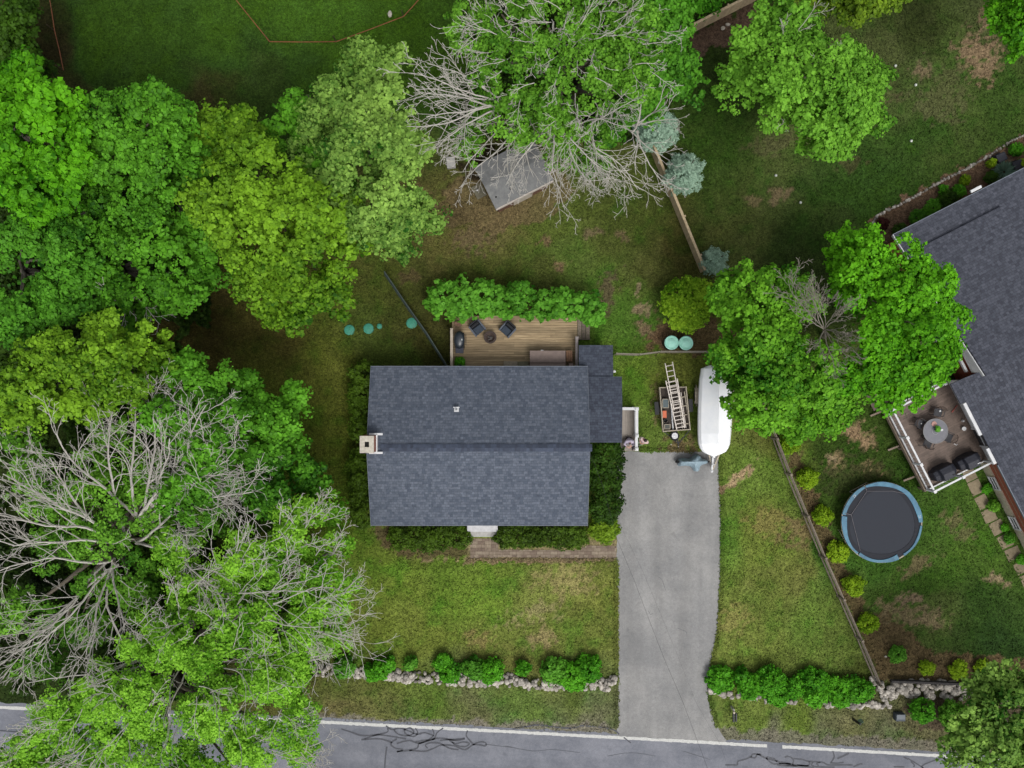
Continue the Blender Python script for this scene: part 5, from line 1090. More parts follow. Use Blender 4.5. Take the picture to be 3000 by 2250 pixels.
def ladder(label, top, bot, w0, w1, rungs, m, rw=.05):
    t_, b_ = W(*top), W(*bot); d = (b_ - t_).normalized(); n_ = Vector((-d.y, d.x, 0)).normalized(); th = thing('ladder', label, 'ladder', (t_ + b_) / 2, group='aluminium ladders on the trailer')
    for s in (-1, 1): MB().bar(t_ + n_ * s * w0 / 2, b_ + n_ * s * w1 / 2, rw, .07).build('side_rail', m, th)
    for k in range(rungs):
        f = (k + .6) / rungs; p = t_.lerp(b_, f); w_ = (w0 + (w1 - w0) * f) / 2; MB().bar(p - n_ * w_, p + n_ * w_, .05, .035).build('rung', m, th)
ladder('narrow pale ladder sticking out past the trailer top', (1959, 1062, 1.18), (1985, 1200, .98), .42, .42, 9, M_alu)
ladder('wide aluminium extension ladder lying over the trailer', (1967, 1112, 1.08), (1994, 1256, .84), .66, .46, 13, M_alu)
ladder('thin aluminium ladder lying along the right side of the trailer', (1996, 1148, .62), (2012, 1252, .6), .34, .34, 4, M_galv)
ladder('grey aluminium ladder wedged inside the trailer beside the right rail', (1990, 1150, .56), (2004, 1254, .55), .18, .2, 5, M_alu)
th = thing('plank', 'long white plank lying between the bins and ladders in the trailer', 'plank', W(1968, 1230, .5)); MB().bar(W(1966, 1180, .52), W(1972, 1260, .52), .07, .05).build('board', M_white, th)
def bin_(name, label, px, py, z, sx, sy, sz, m, cat='bin', rz=0):
    c = W(px, py, z + sz); th = thing(name, label, cat, (c.x, c.y, z), rz); mb = MB()
    a, b_ = sx / 2, sy / 2; k = .85
    mb.add([(-a * k, -b_ * k, 0), (a * k, -b_ * k, 0), (a * k, b_ * k, 0), (-a * k, b_ * k, 0), (-a, -b_, sz), (a, -b_, sz), (a, b_, sz), (-a, b_, sz)], [(3, 2, 1, 0), (4, 5, 6, 7), (0, 1, 5, 4), (1, 2, 6, 5), (2, 3, 7, 6), (3, 0, 4, 7)]); mb.build('body', m, th, world=False, bevel=.015)
    mb = MB()
    for s in (-1, 1): mb.box((s * a, 0, sz), (.03, sy + .03, .03)); mb.box((0, s * b_, sz + .001), (sx, .03, .03))
    mb.build('rim', M_galv if m is not M_orange else m, th, world=False); return th
M_orange = mat('plastic_orange', A(226,120,78), A(200,96,60), rough=.5)
bin_('storage_bin', 'blue grey plastic bin at the left side of the trailer', 1950, 1182, .46, .34, .5, .3, mat('bin_greyblue', A(84,100,104), rough=.5))
bin_('fuel_can', 'orange can beside the bin in the trailer', 1947, 1214, .46, .2, .38, .3, M_orange, 'can')
c = W(1950, 1234, .75); th = thing('bucket', 'black bucket below the orange can in the trailer', 'bucket', (c.x, c.y, .46)); MB().lathe((0, 0, 0), [(.1, 0), (.13, .28), (.115, .28), (.09, .04), (.01, .04)], 20).build('body', M_blk, th, world=False)
MB().tube([(-.13, 0, .27), (0, -.12, .24), (.13, 0, .27)], .008, 6).build('handle', M_galv, th, world=False)
bin_('tool_tray', 'dark grey tool tray in the lower left trailer corner', 1955, 1250, .46, .32, .26, .16, mat('tray_grey', A(80,84,78), rough=.6), 'tray')

# ------------------------------------------------------------------ wrapped boat on trailer
def Z5(x, y): return (1700 + x / 3.77, 960 + y / 3.77)
sec = [(1070, 2080, 2108, 1.9), (1080, 2056, 2124, 2.2), (1110, 2051, 2138, 2.35), (1150, 2048.5, 2144, 2.4), (1190, 2047, 2145.5, 2.4), (1230, 2046, 2144.5, 2.35), (1270, 2046, 2142, 2.3), (1300, 2047.5, 2139, 2.15), (1313, 2052, 2134, 1.95), (1323, 2059, 2127, 1.8), (1330, 2070, 2112, 1.7), (1336, 2086, 2096, 1.5), (1341, 2090, 2092, 1.3)]
c0 = W(2096, 1200); th = thing('wrapped_boat', 'white shrink wrapped boat on its trailer beside the driveway', 'boat', c0)
mb = MB(); vs = []; ns = 13
for y, xl, xr, zr in sec:
    zg = 1.35 if zr > 1.6 else zr - .2
    xm = 2107 - (y - 1100) * .01 if xr - xl > 30 else (xl + xr) / 2
    L0, R0, M0 = W(xl, y, zg), W(xr, y, zg), W(xm, y, zr); kw_ = (R0.x - L0.x)
    ring = [Vector((L0.x + kw_ * .12, L0.y, .75)), Vector((L0.x + .015, L0.y, zg - .3)), L0.copy(), L0.lerp(M0, .12) + Vector((0, 0, .1)), L0.lerp(M0, .5) + Vector((0, 0, .05)), M0, M0.lerp(R0, .5) + Vector((0, 0, .05)), M0.lerp(R0, .88) + Vector((0, 0, .1)), R0.copy(), Vector((R0.x - .015, R0.y, zg - .3)), Vector((R0.x - kw_ * .12, R0.y, .75))]
    vs += ring; ns = len(ring)
fs = [(i * ns + k, i * ns + k + 1, (i + 1) * ns + k + 1, (i + 1) * ns + k) for i in range(len(sec) - 1) for k in range(ns - 1)]
fs += [tuple(range(ns)), tuple(range((len(sec) - 1) * ns, len(sec) * ns))[::-1]] + [(i * ns + ns - 1, i * ns, (i + 1) * ns, (i + 1) * ns + ns - 1) for i in range(len(sec) - 1)]
mb.add(vs, fs); M_wrap = mat('shrink_wrap_white', (.93,.94,.95), (.86,.88,.91), rough=.35, scale=2, bump=.15, bscale=3)
mb.build('shrink_wrap', M_wrap, th)
ctr_ = W(2096, 0).x; mb = MB()
hv = []; yy = [W(0, y, 1).y for y in (1090, 1150, 1230, 1290, 1325)]
for y, w_, z_ in zip(yy, (.85, .9, .85, .6, .15), (.5, .45, .45, .55, .9)): hv += [Vector((W(2096, 0, 1).x - w_, y, .95)), Vector((W(2096, 0, 1).x, y, z_)), Vector((W(2096, 0, 1).x + w_, y, .95))]
mb.add(hv, [(i * 3 + k, i * 3 + k + 1, (i + 1) * 3 + k + 1, (i + 1) * 3 + k) for i in range(4) for k in range(2)]); mb.build('hull', M_white, th)
mb = MB(); xl, xr, yt, yb_ = W(2070, 0, .4).x, W(2120, 0, .4).x, W(0, 1090, .4).y, W(0, 1300, .4).y; tip = W(2087, 1378, .45)
mb.bar((xl, yt, .4), (xl, yb_, .4), .08, .1); mb.bar((xr, yt, .4), (xr, yb_, .4), .08, .1); mb.bar((xl, yb_, .4), tip, .08, .1); mb.bar((xr, yb_, .4), tip, .08, .1); mb.bar((xl, yt, .4), (xr, yt, .4), .08, .1); mb.bar((xl, yb_, .4), (xr, yb_, .4), .08, .1)
mb.build('trailer_frame', M_galv, th)
mb = MB(); mb.bar(W(2089, 1338, .62), W(2085, 1382, .6), .09, .08); mb.lathe(W(2085, 1380, .56), [(.07, 0), (.08, .1), (.03, .14)], 12); mb.build('coupler', M_white, th)
mb = MB(); mb.tube([W(2088, 1362, 0), W(2088, 1362, .85)], .03, 8); mb.tube([W(2088, 1362, .85), W(2095, 1361, .85)], .02, 6); mb.build('jack', M_white, th)
for sx in (2040, 2150):
    p = W(sx, 1159, .33); wheel(th, p, (1, 0, 0), r=.33, w_=.2)
    mb = MB(); pp = W(sx, 1159, .5); prof = [(-.52, .35), (-.45, .6), (-.25, .74), (.25, .74), (.45, .6), (.52, .35)]
    for (y0_, z0_), (y1_, z1_) in zip(prof, prof[1:]): mb.bar((pp.x, pp.y + y0_, z0_), (pp.x, pp.y + y1_, z1_), .26, .03)
    mb.build('fender', M_galv, th)

# covered motorcycle
out_ = [Z5(*p) for p in [(1073,1482),(1085,1445),(1140,1438),(1200,1448),(1235,1425),(1265,1398),(1295,1393),(1320,1415),(1335,1445),(1395,1458),(1400,1478),(1385,1496),(1330,1512),(1312,1530),(1302,1575),(1280,1588),(1250,1582),(1238,1556),(1212,1530),(1150,1522),(1080,1528)]]
th = thing('covered_motorcycle', 'motorcycle under a blue grey cover parked at the top of the driveway', 'motorcycle', W(2025, 1355)); mb = MB()
L0 = [W(x, y, .1) for x, y in out_]; ctr_ = [Z5(1120,1482),Z5(1120,1478),Z5(1150,1480),Z5(1190,1482),Z5(1230,1475),Z5(1275,1440),Z5(1290,1430),Z5(1300,1445),Z5(1310,1470),Z5(1360,1478),Z5(1365,1478),Z5(1360,1480),Z5(1320,1490),Z5(1295,1505),Z5(1285,1540),Z5(1275,1550),Z5(1265,1540),Z5(1255,1515),Z5(1225,1500),Z5(1160,1492),Z5(1115,1490)]
L1 = [Vector((p.x, p.y, .55)).lerp(W(*c, .9), .18) for p, c in zip(L0, ctr_)]; L2 = [W(*c, .98 if 4 <= k <= 18 else .8) for k, c in enumerate(ctr_)]
n = len(L0); fs = [(k, (k + 1) % n, n + (k + 1) % n, n + k) for k in range(n)] + [(n + k, n + (k + 1) % n, 2 * n + (k + 1) % n, 2 * n + k) for k in range(n)]
spine = W(*Z5(1275, 1480), 1.15); mb.add([*L0, *L1, *L2, spine], fs + [(2 * n + k, 2 * n + (k + 1) % n, 3 * n) for k in range(n)])
mb.build('cover', mat('cover_bluegrey', A(160,182,194), A(136,158,170), rough=.55, scale=5, bump=.4), th, smooth=True)
for sx in (1105, 1365): wheel(th, W(*Z5(sx, 1480), .3), (0, 1, 0), r=.3, w_=.12, rim=M_galv)

# ------------------------------------------------------------------ trampoline
c = W(2583, 1530, .85); th = thing('trampoline', 'large round trampoline with blue safety pad', 'trampoline', (c.x, c.y, 0)); R_ = 2.33
M_mat = mat('trampoline_mat', A(46,51,62), A(40,44,54), rough=.75, scale=30)
M_blue = mat('pad_blue', A(84,138,164), A(58,104,132), rough=.5, scale=2.5, tint=.12)
M_bd = mat('pad_navy', A(22,28,42), A(16,20,32), rough=.7)
MB().lathe((0, 0, .84), [(1.99, 0), (1.99, .01), (.02, .012)], 56).build('jumping_mat', M_mat, th, world=False)
mb = MB(); mb.ring((0, 0, 0), 1.96, 2.26, .858, .868, 64, wob=lambda a: (1.90 - .17 * max(0, math.cos(a - 2.5)) ** 2 - .07 * math.sin(3 * a), 2.27)); mb.build('spring_cover', M_bd, th, world=False)
def wob(ph, base): return lambda a: (2.33 - base - .07 * math.sin(2 * a + ph) - .045 * math.sin(5 * a + ph * 2), 2.33 + .012 * math.sin(9 * a))
segs = [(0.0, 2.0), (2.03, 2.95), (2.98, 4.05), (4.08, 5.15), (5.3, 6.2)]
for k, (a0, a1) in enumerate(segs):
    MB(k).ring((0, 0, 0), 2.0, 2.33,   .872, .92, 26, a0, a1, wob(k * 1.1, .21 if a0 < 5 else .15)).build('safety_pad', M_blue, th, world=False, bevel=.012)
MB().ring((0, 0, 0), 2.28, 2.34, .80, .86, 64).build('frame_ring', M_galv, th, world=False)
for k in range(4):
    a = .5 + k * 1.571; p0 = Vector((2.25 * math.cos(a - .25), 2.25 * math.sin(a - .25), .82)); p1 = Vector((2.25 * math.cos(a + .25), 2.25 * math.sin(a + .25), .82))
    MB().tube([p0, Vector((p0.x, p0.y, .05)), Vector((p1.x, p1.y, .05)), p1], .025, 8).build('leg', M_galv, th, world=False)
pts = [(a, r_) for a, r_ in ((.78, 2.25), (1.25, 1.9), (2.02, 2.0), (2.9, 1.83), (4.05, 2.05))]; mb = MB()
for (a, r0_), (a2, r1_) in zip(pts, pts[1:]): mb.tube([(r0_ * math.cos(a), r0_ * math.sin(a), .9), (r1_ * math.cos(a2), r1_ * math.sin(a2), .9)], .013, 5)
mb.tube([(2.05 * math.cos(2.02), 2.05 * math.sin(2.02), .92), (2.3 * math.cos(2.02), 2.3 * math.sin(2.02), .93)], .02, 5); mb.tube([(1.83 * math.cos(2.9), 1.83 * math.sin(2.9), .92), (2.2 * math.cos(2.9), 2.2 * math.sin(2.9), .93)], .02, 5)
mb.build('net_cord', mat('cord_grey', A(128,124,128), rough=.8), th, world=False)
for a in (.12, 2.35):
    e = Vector((math.cos(a), math.sin(a), 0)); e2 = Vector((-e.y, e.x, 0)); mb = MB(); r_ = 2.19
    for s in (-1, 1): mb.bar(e * (r_ + s * .05) + Vector((0, 0, .918)), e * (r_ + s * .05) + e2 * .16 + Vector((0, 0, .918)), .015, .006)
    mb.bar(e * (r_ - .05) + Vector((0, 0, .918)), e * (r_ + .05) + Vector((0, 0, .918)), .015, .006); mb.build('pad_label', M_white, th, world=False)

# ------------------------------------------------------------------ right house (local frame: corner of the lower eave, turned 27 degrees)
RZ = math.radians(27); C0 = W(2617, 688, 2.7); C0.z = 0
house2 = thing('neighbour_house', 'dark roofed house cut off by the right edge with a brown deck', 'house', C0, RZ)
Ml = Matrix.Translation(C0) @ Matrix.Rotation(RZ, 4, 'Z'); Mi = Ml.inverted()
def loc2(px, py, z): return Mi @ W(px, py, z)
X1, YR = 14.0, -8.8
mb = MB(); mb.box(((X1 + .5) / 2 + .2, -8.9, 1.3), (X1 - .5, 16.9, 2.6)); w2 = mb.build('wall', M_brickred, house2, world=False)
# gable triangle of the upper block (white siding)
mb = MB(); mb.add([(.45, -.5, 2.6), (.45, YR, 2.6), (.45, YR, 4.45), (.52, -.5, 2.6), (.52, YR, 2.6), (.52, YR, 4.45)], [(0, 1, 2), (3, 5, 4), (0, 3, 4, 1), (1, 4, 5, 2), (2, 5, 3, 0)]); mb.build('gable', M_white, house2, world=False); MB().box((4.0, -8.72, 3.5), (7.0, .1, 1.85)).build('ridge_wall', M_white, house2, world=False)
zr2 = 4.6
mb = MB(); slab(mb, [(0, YR, zr2), (X1, YR, zr2), (X1, 0, 2.7), (0, 0, 2.7)]); slab(mb, [(6, -17.4, 2.7), (X1, -17.4, 2.7), (X1, YR, zr2), (6, YR, zr2)]); rf2 = mb.build('roof', M_shd, house2, world=False)
# upper layer of roofing stepping above the porch strip
ky = -1.27; kz = lambda y: 2.7 + (zr2 - 2.7) * (-y) / 8.8
mb = MB(); slab(mb, [(0.02, YR, zr2 + .17), (5.8, YR, zr2 + .17), (5.8, ky, kz(ky) + .17), (.02, ky, kz(ky) + .17)], .2); 
mb.add([(5.8, YR, zr2 + .17), (5.8, ky, kz(ky) + .17), (8.5, YR, zr2 + .004)], [(0, 1, 2)]); mb.build('upper_roof', M_shd, rf2, world=False)
mb = MB(); mb.bar((-.02, 0, 2.62), (-.02, YR, zr2 - .05), .05, .2); mb.build('fascia', M_white, rf2, world=False); MB().box((X1 / 2, .02, 2.62), (X1, .04, .16)).build('drip_edge', M_fascia, rf2, world=False)
# lower block with eave facing the deck
mb = MB(); ex = -.56; slab(mb, [(-.86, -10.1, 2.56), (-.56, -10.1, 2.62), (-.56, -8.85, 2.62), (-.86, -8.85, 2.56)]);
slab(mb, [(ex, -24, 2.6), (6.0, -24, 4.95), (6.0, -8.85, 4.95), (ex, -8.85, 2.6)]); rf3 = mb.build('wing_roof', M_shd2, house2, world=False)
mb = MB(); mb.box((ex - .02, -19, 2.53), (.05, 9.9, .14)); mb.build('gutter', M_fascia, rf3, world=False); mb = MB(); mb.box((ex - .09, -11.15, 2.5), (.18, 2.0, .12)); mb.box((ex - .09, -13.45, 2.5), (.18, .95, .12)); mb.build('trim', M_white, rf3, world=False)
mb = MB(); mb.box((2.8, -19, 1.25), (5.9, 10, 2.5)); 
mb.build('wing_wall', M_brickred, house2, world=False)
mb = MB(); mb.box((-.16, -11.55, 1.4), (.06, 5.2, 2.3)); mb.build('siding_panel', M_white, house2, world=False)
mb = MB(); mb.box((-.2, -19.2, .35), (.12, 9.8, .7)); mb.build('foundation', M_found, house2, world=False)
mb = MB(); mb.box((.35, -7.0, 2.3), (.12, 3.4, .2)); mb.build('beam', M_white, house2, world=False)
window(house2, (.42, -6.9, 1.3), 1.7, 1.2, (0, 1, 0), (-1, 0, 0)); window(house2, (-.19, -12.6, 1.5), 1.1, 1.2, (0, 1, 0), (-1, 0, 0))
for y in (-15.6, -18.2, -20.8): window(house2, (-.26, y, .5), .8, .55, (0, 1, 0), (-1, 0, 0))
v = loc2(2857, 556, 2.7); MB().box((v.x, v.y + .02, 2.78), (.66, .16, .12)).build('eave_vent', M_white, house2, world=False, bevel=.02)
v = loc2(2823, 922, 4.4); mb = MB(); mb.lathe((v.x, v.y, kz(v.y) + .1), [(.09, 0), (.09, .45), (.13, .5), (.13, .55), (.02, .6)], 14); mb.tube([(v.x, v.y, kz(v.y) + .5), (v.x + .2, v.y, kz(v.y) + .55)], .06, 10); mb.build('vent_pipe', M_white, house2, world=False)
# brown deck of the right house
DZ = .95; th = thing('brown_deck', 'brown composite deck with white railing on the right house', 'deck', C0, RZ)
mb = MB(21); y = -14.0
while y < -8.85: mb.prism([(-4.15, y), (-.2, y), (-.2, y + .132), (-4.15, y + .132)], DZ - .03, DZ); y += .14
mb.build('decking', M_deckb, th, world=False)
mb = MB(22)
x = -3.2
while x < .3: mb.prism([(x, -8.84), (x + .132, -8.84), (x + .132, -6.3), (x, -6.3)], DZ - .2, DZ - .17); x += .14
mb.build('lower_landing', M_deckb, th, world=False)
for k in range(4): MB(k).box((-3.4 - k * .3, -8.2, DZ - .35 - k * .17), (.28, 1.2, .04)).build('stair_tread', M_deckb, th, world=False)
M_beige = mat('deck_skirt_beige', A(158,140,124), A(134,118,104), rough=.8, stretch=(1, 1, 6))
mb = MB(); mb.box((-4.2, -11.4, DZ - .14), (.06, 5.3, .28)); mb.box((-2.2, -14.05, DZ - .14), (4.1, .06, .28)); mb.build('rim_board', M_beige, th, world=False)
for x, y in ((-4.1, -14), (-4.1, -11.4), (-4.1, -8.9), (-.4, -14), (-2.3, -14)): MB().box((x, y, (DZ - .04) / 2), (.14, .14, DZ - .04)).build('support_post', M_beige, th, world=False)
for y in (-8.95, -11.2, -13.2): MB().bar((-4.15, y, .35), (-4.75, y, .1), .1, .1).build('brace', M_beige, th, world=False)
def rail2(p, q, z0, h, dbl=True):
    p, q = Vector(p), Vector(q); z = Vector((0, 0, 1)); mb = MB(); mb.bar(p + z * (z0 + h), q + z * (z0 + h), .1, .05); mb.bar(p + z * (z0 + .12), q + z * (z0 + .12), .07, .06)
    n = int((q - p).length / .22)
    for k in range(n): mb.box(p.lerp(q, (k + .5) / n) + z * (z0 + .12 + (h - .12) / 2), (.014, .014, h - .18))
    mb.build('railing', M_white, th, world=False)
def post2(x, y, z0, h):
    mb = MB(); mb.box((x, y, z0 + h / 2), (.11, .11, h)); mb.box((x, y, z0 + h + .03), (.17, .17, .05)); mb.build('post', M_white, th, world=False, bevel=.01)
rail2((-4.1, -14.0, 0), (-4.1, -8.85, 0), DZ, .92); rail2((-4.1, -14.0, 0), (-.45, -14.0, 0), DZ, .92); rail2((-4.1, -8.85, 0), (-.8, -8.85, 0), DZ, .92); rail2((-4.3, -7.6, 0), (-.6, -7.6, 0), DZ - .35, .92)
for x, y in ((-4.1, -14), (-4.1, -12.3), (-4.1, -10.6), (-4.1, -8.85), (-2.4, -8.85), (-.8, -8.85), (-.45, -14), (-2.3, -14)): post2(x, y, DZ, .96)
for x in (-4.3, -2.4, -.6): post2(x, -7.6, DZ - .4, 1.0)
# deck furniture
c = W(2741, 1263, DZ + .72); th = thing('patio_table', 'round grey glass patio table in the middle of the brown deck', 'table', (c.x, c.y, DZ))
M_gl = mat('table_glass_grey', A(122,122,128), A(112,112,120), rough=.15, spec=.7)
MB().lathe((0, 0, .7), [(.66, 0), (.68, .01), (.68, .02), (.02, .022)], 44).build('table_top', M_gl, th, world=False)
MB().ring((0, 0, 0), .67, .71, .695, .73, 44).build('rim', mat('frame_grey', A(130,130,132), rough=.4), th, world=False)
MB().ring((0, 0, 0), .17, .2, .722, .728, 30).build('table_ring', mat('frame_light', A(146,146,150), rough=.4), th, world=False)
for k in range(4): a = .6 + k * 1.571; MB().tube([(.55 * math.cos(a), .55 * math.sin(a), .69), (.45 * math.cos(a), .45 * math.sin(a), .35), (.58 * math.cos(a), .58 * math.sin(a), 0)], .02, 8).build('leg', M_blk, th, world=False)
M_brn = mat('rattan_brown', A(84,66,56), A(58,46,40), rough=.7, scale=30)
M_seat = mat('sling_charcoal', A(66,66,70), A(56,56,60), rough=.7)
for px, py, lab in ((2750, 1207, 'patio chair above the round table with a white item on it'), (2694, 1240, 'patio chair left of the round table'), (2719, 1300, 'patio chair tucked under the lower left of the round table'), (2781, 1282, 'patio chair tucked under the lower right of the round table')):
    p = W(px, py, DZ + .5); d = Vector((c.x - p.x, c.y - p.y, 0)); ang = math.atan2(d.y, d.x) + math.pi / 2
    t2 = thing('patio_chair', lab, 'chair', (p.x, p.y, DZ), ang, group='patio chairs around the round table')
    MB().box((0, -.02, .43), (.46, .46, .03)).build('seat', M_seat, t2, world=False, bevel=.01)
    mb = MB()
    for k in range(9):
        a = math.radians(20 + k * 140 / 8); x_, y_ = .27 * math.cos(a), .06 + .2 * math.sin(a); mb.tube([(x_ * .95, y_, .44), (x_, y_ + .05, .86)], .012, 5)
    mb.tube([(.27 * math.cos(math.radians(a)), .11 + .2 * math.sin(math.radians(a)), .87) for a in range(10, 171, 16)], .024, 8); mb.build('backrest', M_brn, t2, world=False)
    for s in (-1, 1): MB().tube([(s * .25, -.2, .43), (s * .27, -.2, .63), (s * .27, .12, .66)], .018, 6).build('armrest', M_seat, t2, world=False)
    for s in (-1, 1):
        for u in (-1, 1): MB().tube([(s * .21, u * .2, .43), (s * .24, u * .24, 0)], .015, 6).build('leg', M_seat, t2, world=False)
p = W(2747, 1258, DZ + .8); shrub('table_plant', 'small green plant standing on the glass table', 2747, 1256, 8, 1.95, 'hedge', 190, cat='plant', lobes=[(2747, 1256, 7, 1.95), (2744, 1253, 5, 1.93)], ls=.07, rc=.06, K=14, fill=.4)
bpy.data.objects['table_plant'].location  # its foliage sits over the pot
MB().lathe((W(2747,1256,1.7).x, W(2747,1256,1.7).y, DZ + .72), [(.05, 0), (.07, .12), (.06, .12), (.04, .08)], 14).build('pot', M_brn, bpy.data.objects['table_plant'])
for o_ in bpy.data.objects['table_plant'].children:
    if o_.name.startswith('stem'): bpy.data.objects.remove(o_)
tp = bpy.data.objects['table_plant']; fo = [o_ for o_ in tp.children if o_.name.startswith('foliage')][0]
co_ = np.empty(len(fo.data.vertices) * 3, dtype=np.float32); fo.data.vertices.foreach_get('co', co_); co_ = co_.reshape(-1, 3); zz = co_[:, 2]; co_[:, 2] = 1.78 + (zz - zz.min()) / max(1e-3, zz.max() - zz.min()) * .2; cen = W(2747, 1256, 1.85) - tp.location; co_[:, 0] = cen.x + (co_[:, 0] - co_[:, 0].mean()); co_[:, 1] = cen.y + (co_[:, 1] - co_[:, 1].mean()); fo.data.vertices.foreach_set('co', co_.ravel())
def small(name, label, cat, px, py, z, fn, m):
    p = W(px, py, z); mb = MB(int(px)); fn(mb, p); o = mb.build(name, m); tag(o, label, cat); return o
small('napkin', 'pink folded cloth on the glass table', 'cloth', 2737, 1241, DZ + .73, lambda mb, p: mb.blob((p.x, p.y, p.z + .012), (.16, .13, .02), jit=.15), mat('cloth_pink', A(206,160,150), rough=.8))
small('cups', 'small white dish right of the plant on the glass table', 'dish', 2759, 1260, DZ + .73, lambda mb, p: mb.lathe((p.x, p.y, p.z), [(.03, 0), (.07, .03), (.06, .03), (.03, .01)], 16), M_white)
small('candle', 'white item lying on the upper patio chair', 'cup', 2753, 1204, DZ + .46, lambda mb, p: mb.lathe((p.x, p.y, p.z), [(.05, 0), (.05, .06), (.01, .07)], 14), M_white)
small('candle', 'white cup lying on the left patio chair', 'cup', 2698, 1241, DZ + .46, lambda mb, p: mb.lathe((p.x, p.y, p.z), [(.03, 0), (.03, .06), (.01, .07)], 14), M_white)
small('white_planter', 'round white pot on the brown deck near the house wall', 'pot', 2825, 1256, DZ + .2, lambda mb, p: mb.lathe((p.x, p.y, DZ), [(.08, 0), (.12, .2), (.1, .2), (.02, .18)], 20), M_white)
small('white_lantern', 'small white lantern above the round white pot', 'lantern', 2824, 1233, DZ + .2, lambda mb, p: mb.lathe((p.x, p.y, DZ), [(.06, 0), (.07, .15), (.05, .2), (.01, .22)], 16), M_white)
small('broom', 'red handled stick lying on the brown deck by the wall', 'broom', 2797, 1195, DZ + .02, lambda mb, p: (mb.tube([W(2790, 1206, DZ + .04), W(2804, 1187, DZ + .04)], .025, 8), mb.box(W(2791, 1205, DZ + .04), (.14, .06, .05), rz=.9)), mat('plastic_red', A(176,90,80), rough=.5))
small('toy_scissors', 'small white tool lying on the deck below the table', 'tool', 2798, 1302, DZ + .02, lambda mb, p: (mb.bar(W(2793, 1299, DZ + .02), W(2802, 1304, DZ + .02), .03, .02), mb.tube([W(2802, 1304, DZ + .02), W(2806, 1301, DZ + .02)], .012, 5)), M_white)
M_cvr = mat('cover_black', A(48,50,60), A(36,38,48), rough=.55, scale=4, bump=.4)
for px, py, lab, kk in ((2778, 1385, 'black covered grill nearest the lower deck corner', 1), (2850, 1352, 'black covered grill nearest the house wall', 2)):
    p = W(px, py, DZ + .9); t2 = thing('covered_grill', lab, 'grill', (p.x, p.y, DZ), RZ, group='black covered grills on the brown deck'); mb = MB(kk)
    prof = [(-.70, .0, .26), (-.66, .6, .27), (-.42, .72, .32), (-.36, .98, .38), (.30, 1.04, .38), (.38, .78, .31), (.62, .62, .26), (.66, 0, .25)]; vs = []
    for x, h_, w_ in prof: vs += [(x, -w_, 0), (x, -w_, h_ * .9 + .02), (x, 0, h_ + .05), (x, w_, h_ * .9 + .02), (x, w_, 0)]
    mb.add(vs, [(i * 5 + k, i * 5 + k + 1, (i + 1) * 5 + k + 1, (i + 1) * 5 + k) for i in range(7) for k in range(4)] + [(0, 1, 2, 3, 4), (39, 38, 37, 36, 35)]); mb.build('cover', M_cvr, t2, world=False, bevel=.04)
    MB().box((.2, -.2, 1.035), (.16, .04, .02)).build('strap', M_white if kk == 2 else M_blk, t2, world=False)
for px, py, lab in ((2936, 460, 'black cubic cover in the bed left of the second one'), (2984, 482, 'black low cover at the right edge of the bed')):
    p = W(px, py, .6); t2 = thing('covered_box', lab, 'cover', (p.x, p.y, 0), .45, group='black covered units in the bed'); MB().box((0, 0, .3), (.58, .5, .6)).build('cover', M_cvr, t2, world=False, bevel=.05); MB().box((0, 0, .03), (.7, .62, .06)).build('base', M_blk, t2, world=False)

# ------------------------------------------------------------------ roadside things
t2 = thing('mailbox', 'dark mailbox and paper tube on a pale post by the road', 'mailbox', W(2150, 2078))
MB().box(W(2150, 2081, .6) + Vector((0, 0, -.3)), (.11, .11, .6)).build('post', mat('post_pale', A(190,186,176), rough=.8), t2)
def mbx(px, py, nm, w_):
    p = W(px, py, .62); mb = MB(); prof = [(w_ * math.cos(a) , .0 + w_ * math.sin(a)) for a in np.linspace(0, math.pi, 9)]; prof = [(w_, -.12)] + prof + [(-w_, -.12)]; n = len(prof)
    mb.add([(p.x + x, p.y + s * .24, p.z + z) for s in (-1, 1) for x, z in prof], [tuple(range(n)), tuple(range(n, 2 * n))[::-1]] + [(k, (k + 1) % n, n + (k + 1) % n, n + k) for k in range(n)]); return mb.build(nm, mat('metal_dark_grey', A(66,66,72), A(54,54,60), rough=.4), t2)
mbx(2149.5, 2103, 'mailbox_body', .055); mbx(2157, 2102, 'paper_tube', .05)
MB().box(W(2150, 2087, .66), (.1, .1, .16)).build('door', M_galv, t2)
t2 = thing('marker_post', 'dark leaning marker post with a green plate by the road', 'post', W(2498, 2106)); MB().bar(W(2499, 2107), W(2521, 2122, .9) , .1, .1).build('post', M_blk, t2); MB().box(W(2521, 2113, .6), (.26, .03, .26), rz=.3, rx=.6).build('plate', mat('plate_green', A(96,120,98), rough=.6), t2)
t2 = thing('utility_box', 'dark utility box in the grass below the stone wall corner', 'utility box', W(2630, 2095)); MB().box((0, 0, .2), (.56, .44, .4)).build('body', mat('box_slate', A(70,80,90), A(58,66,76), rough=.6), t2, world=False, bevel=.03); MB().box((0, .05, .42), (.5, .3, .05), rx=.1).build('lid', mat('box_lid', A(96,104,112), rough=.5), t2, world=False, bevel=.01)
M_wire = mat('cable_black', A(50,50,54), rough=.6)
def cable(label, pts, r_):
    P_ = [W(*p) for p in pts]; mb = MB(); mb.tube(P_, r_, 6); o = mb.build('overhead_wire', M_wire); tag(o, label, 'wire', 'service wires over the driveway')
cable('thin overhead wire from the house corner down over the driveway', [(1724,1315,3.4),(1765,1420,3.7),(1808,1580,4.3),(1860,1705,4.9),(1905,1825,5.4),(1950,1940,5.9),(2000,2055,6.4),(2080,2270,7.2),(2160,2500,8)], .006)
cable('fainter overhead wire right of the first over the driveway', [(1818,1540,2.6),(1886,1680,3.4),(1940,1810,4.4),(1985,1920,5),(2040,2060,5.6),(2110,2180,6.2),(2140,2270,6.6),(2220,2500,7.5)], .003)

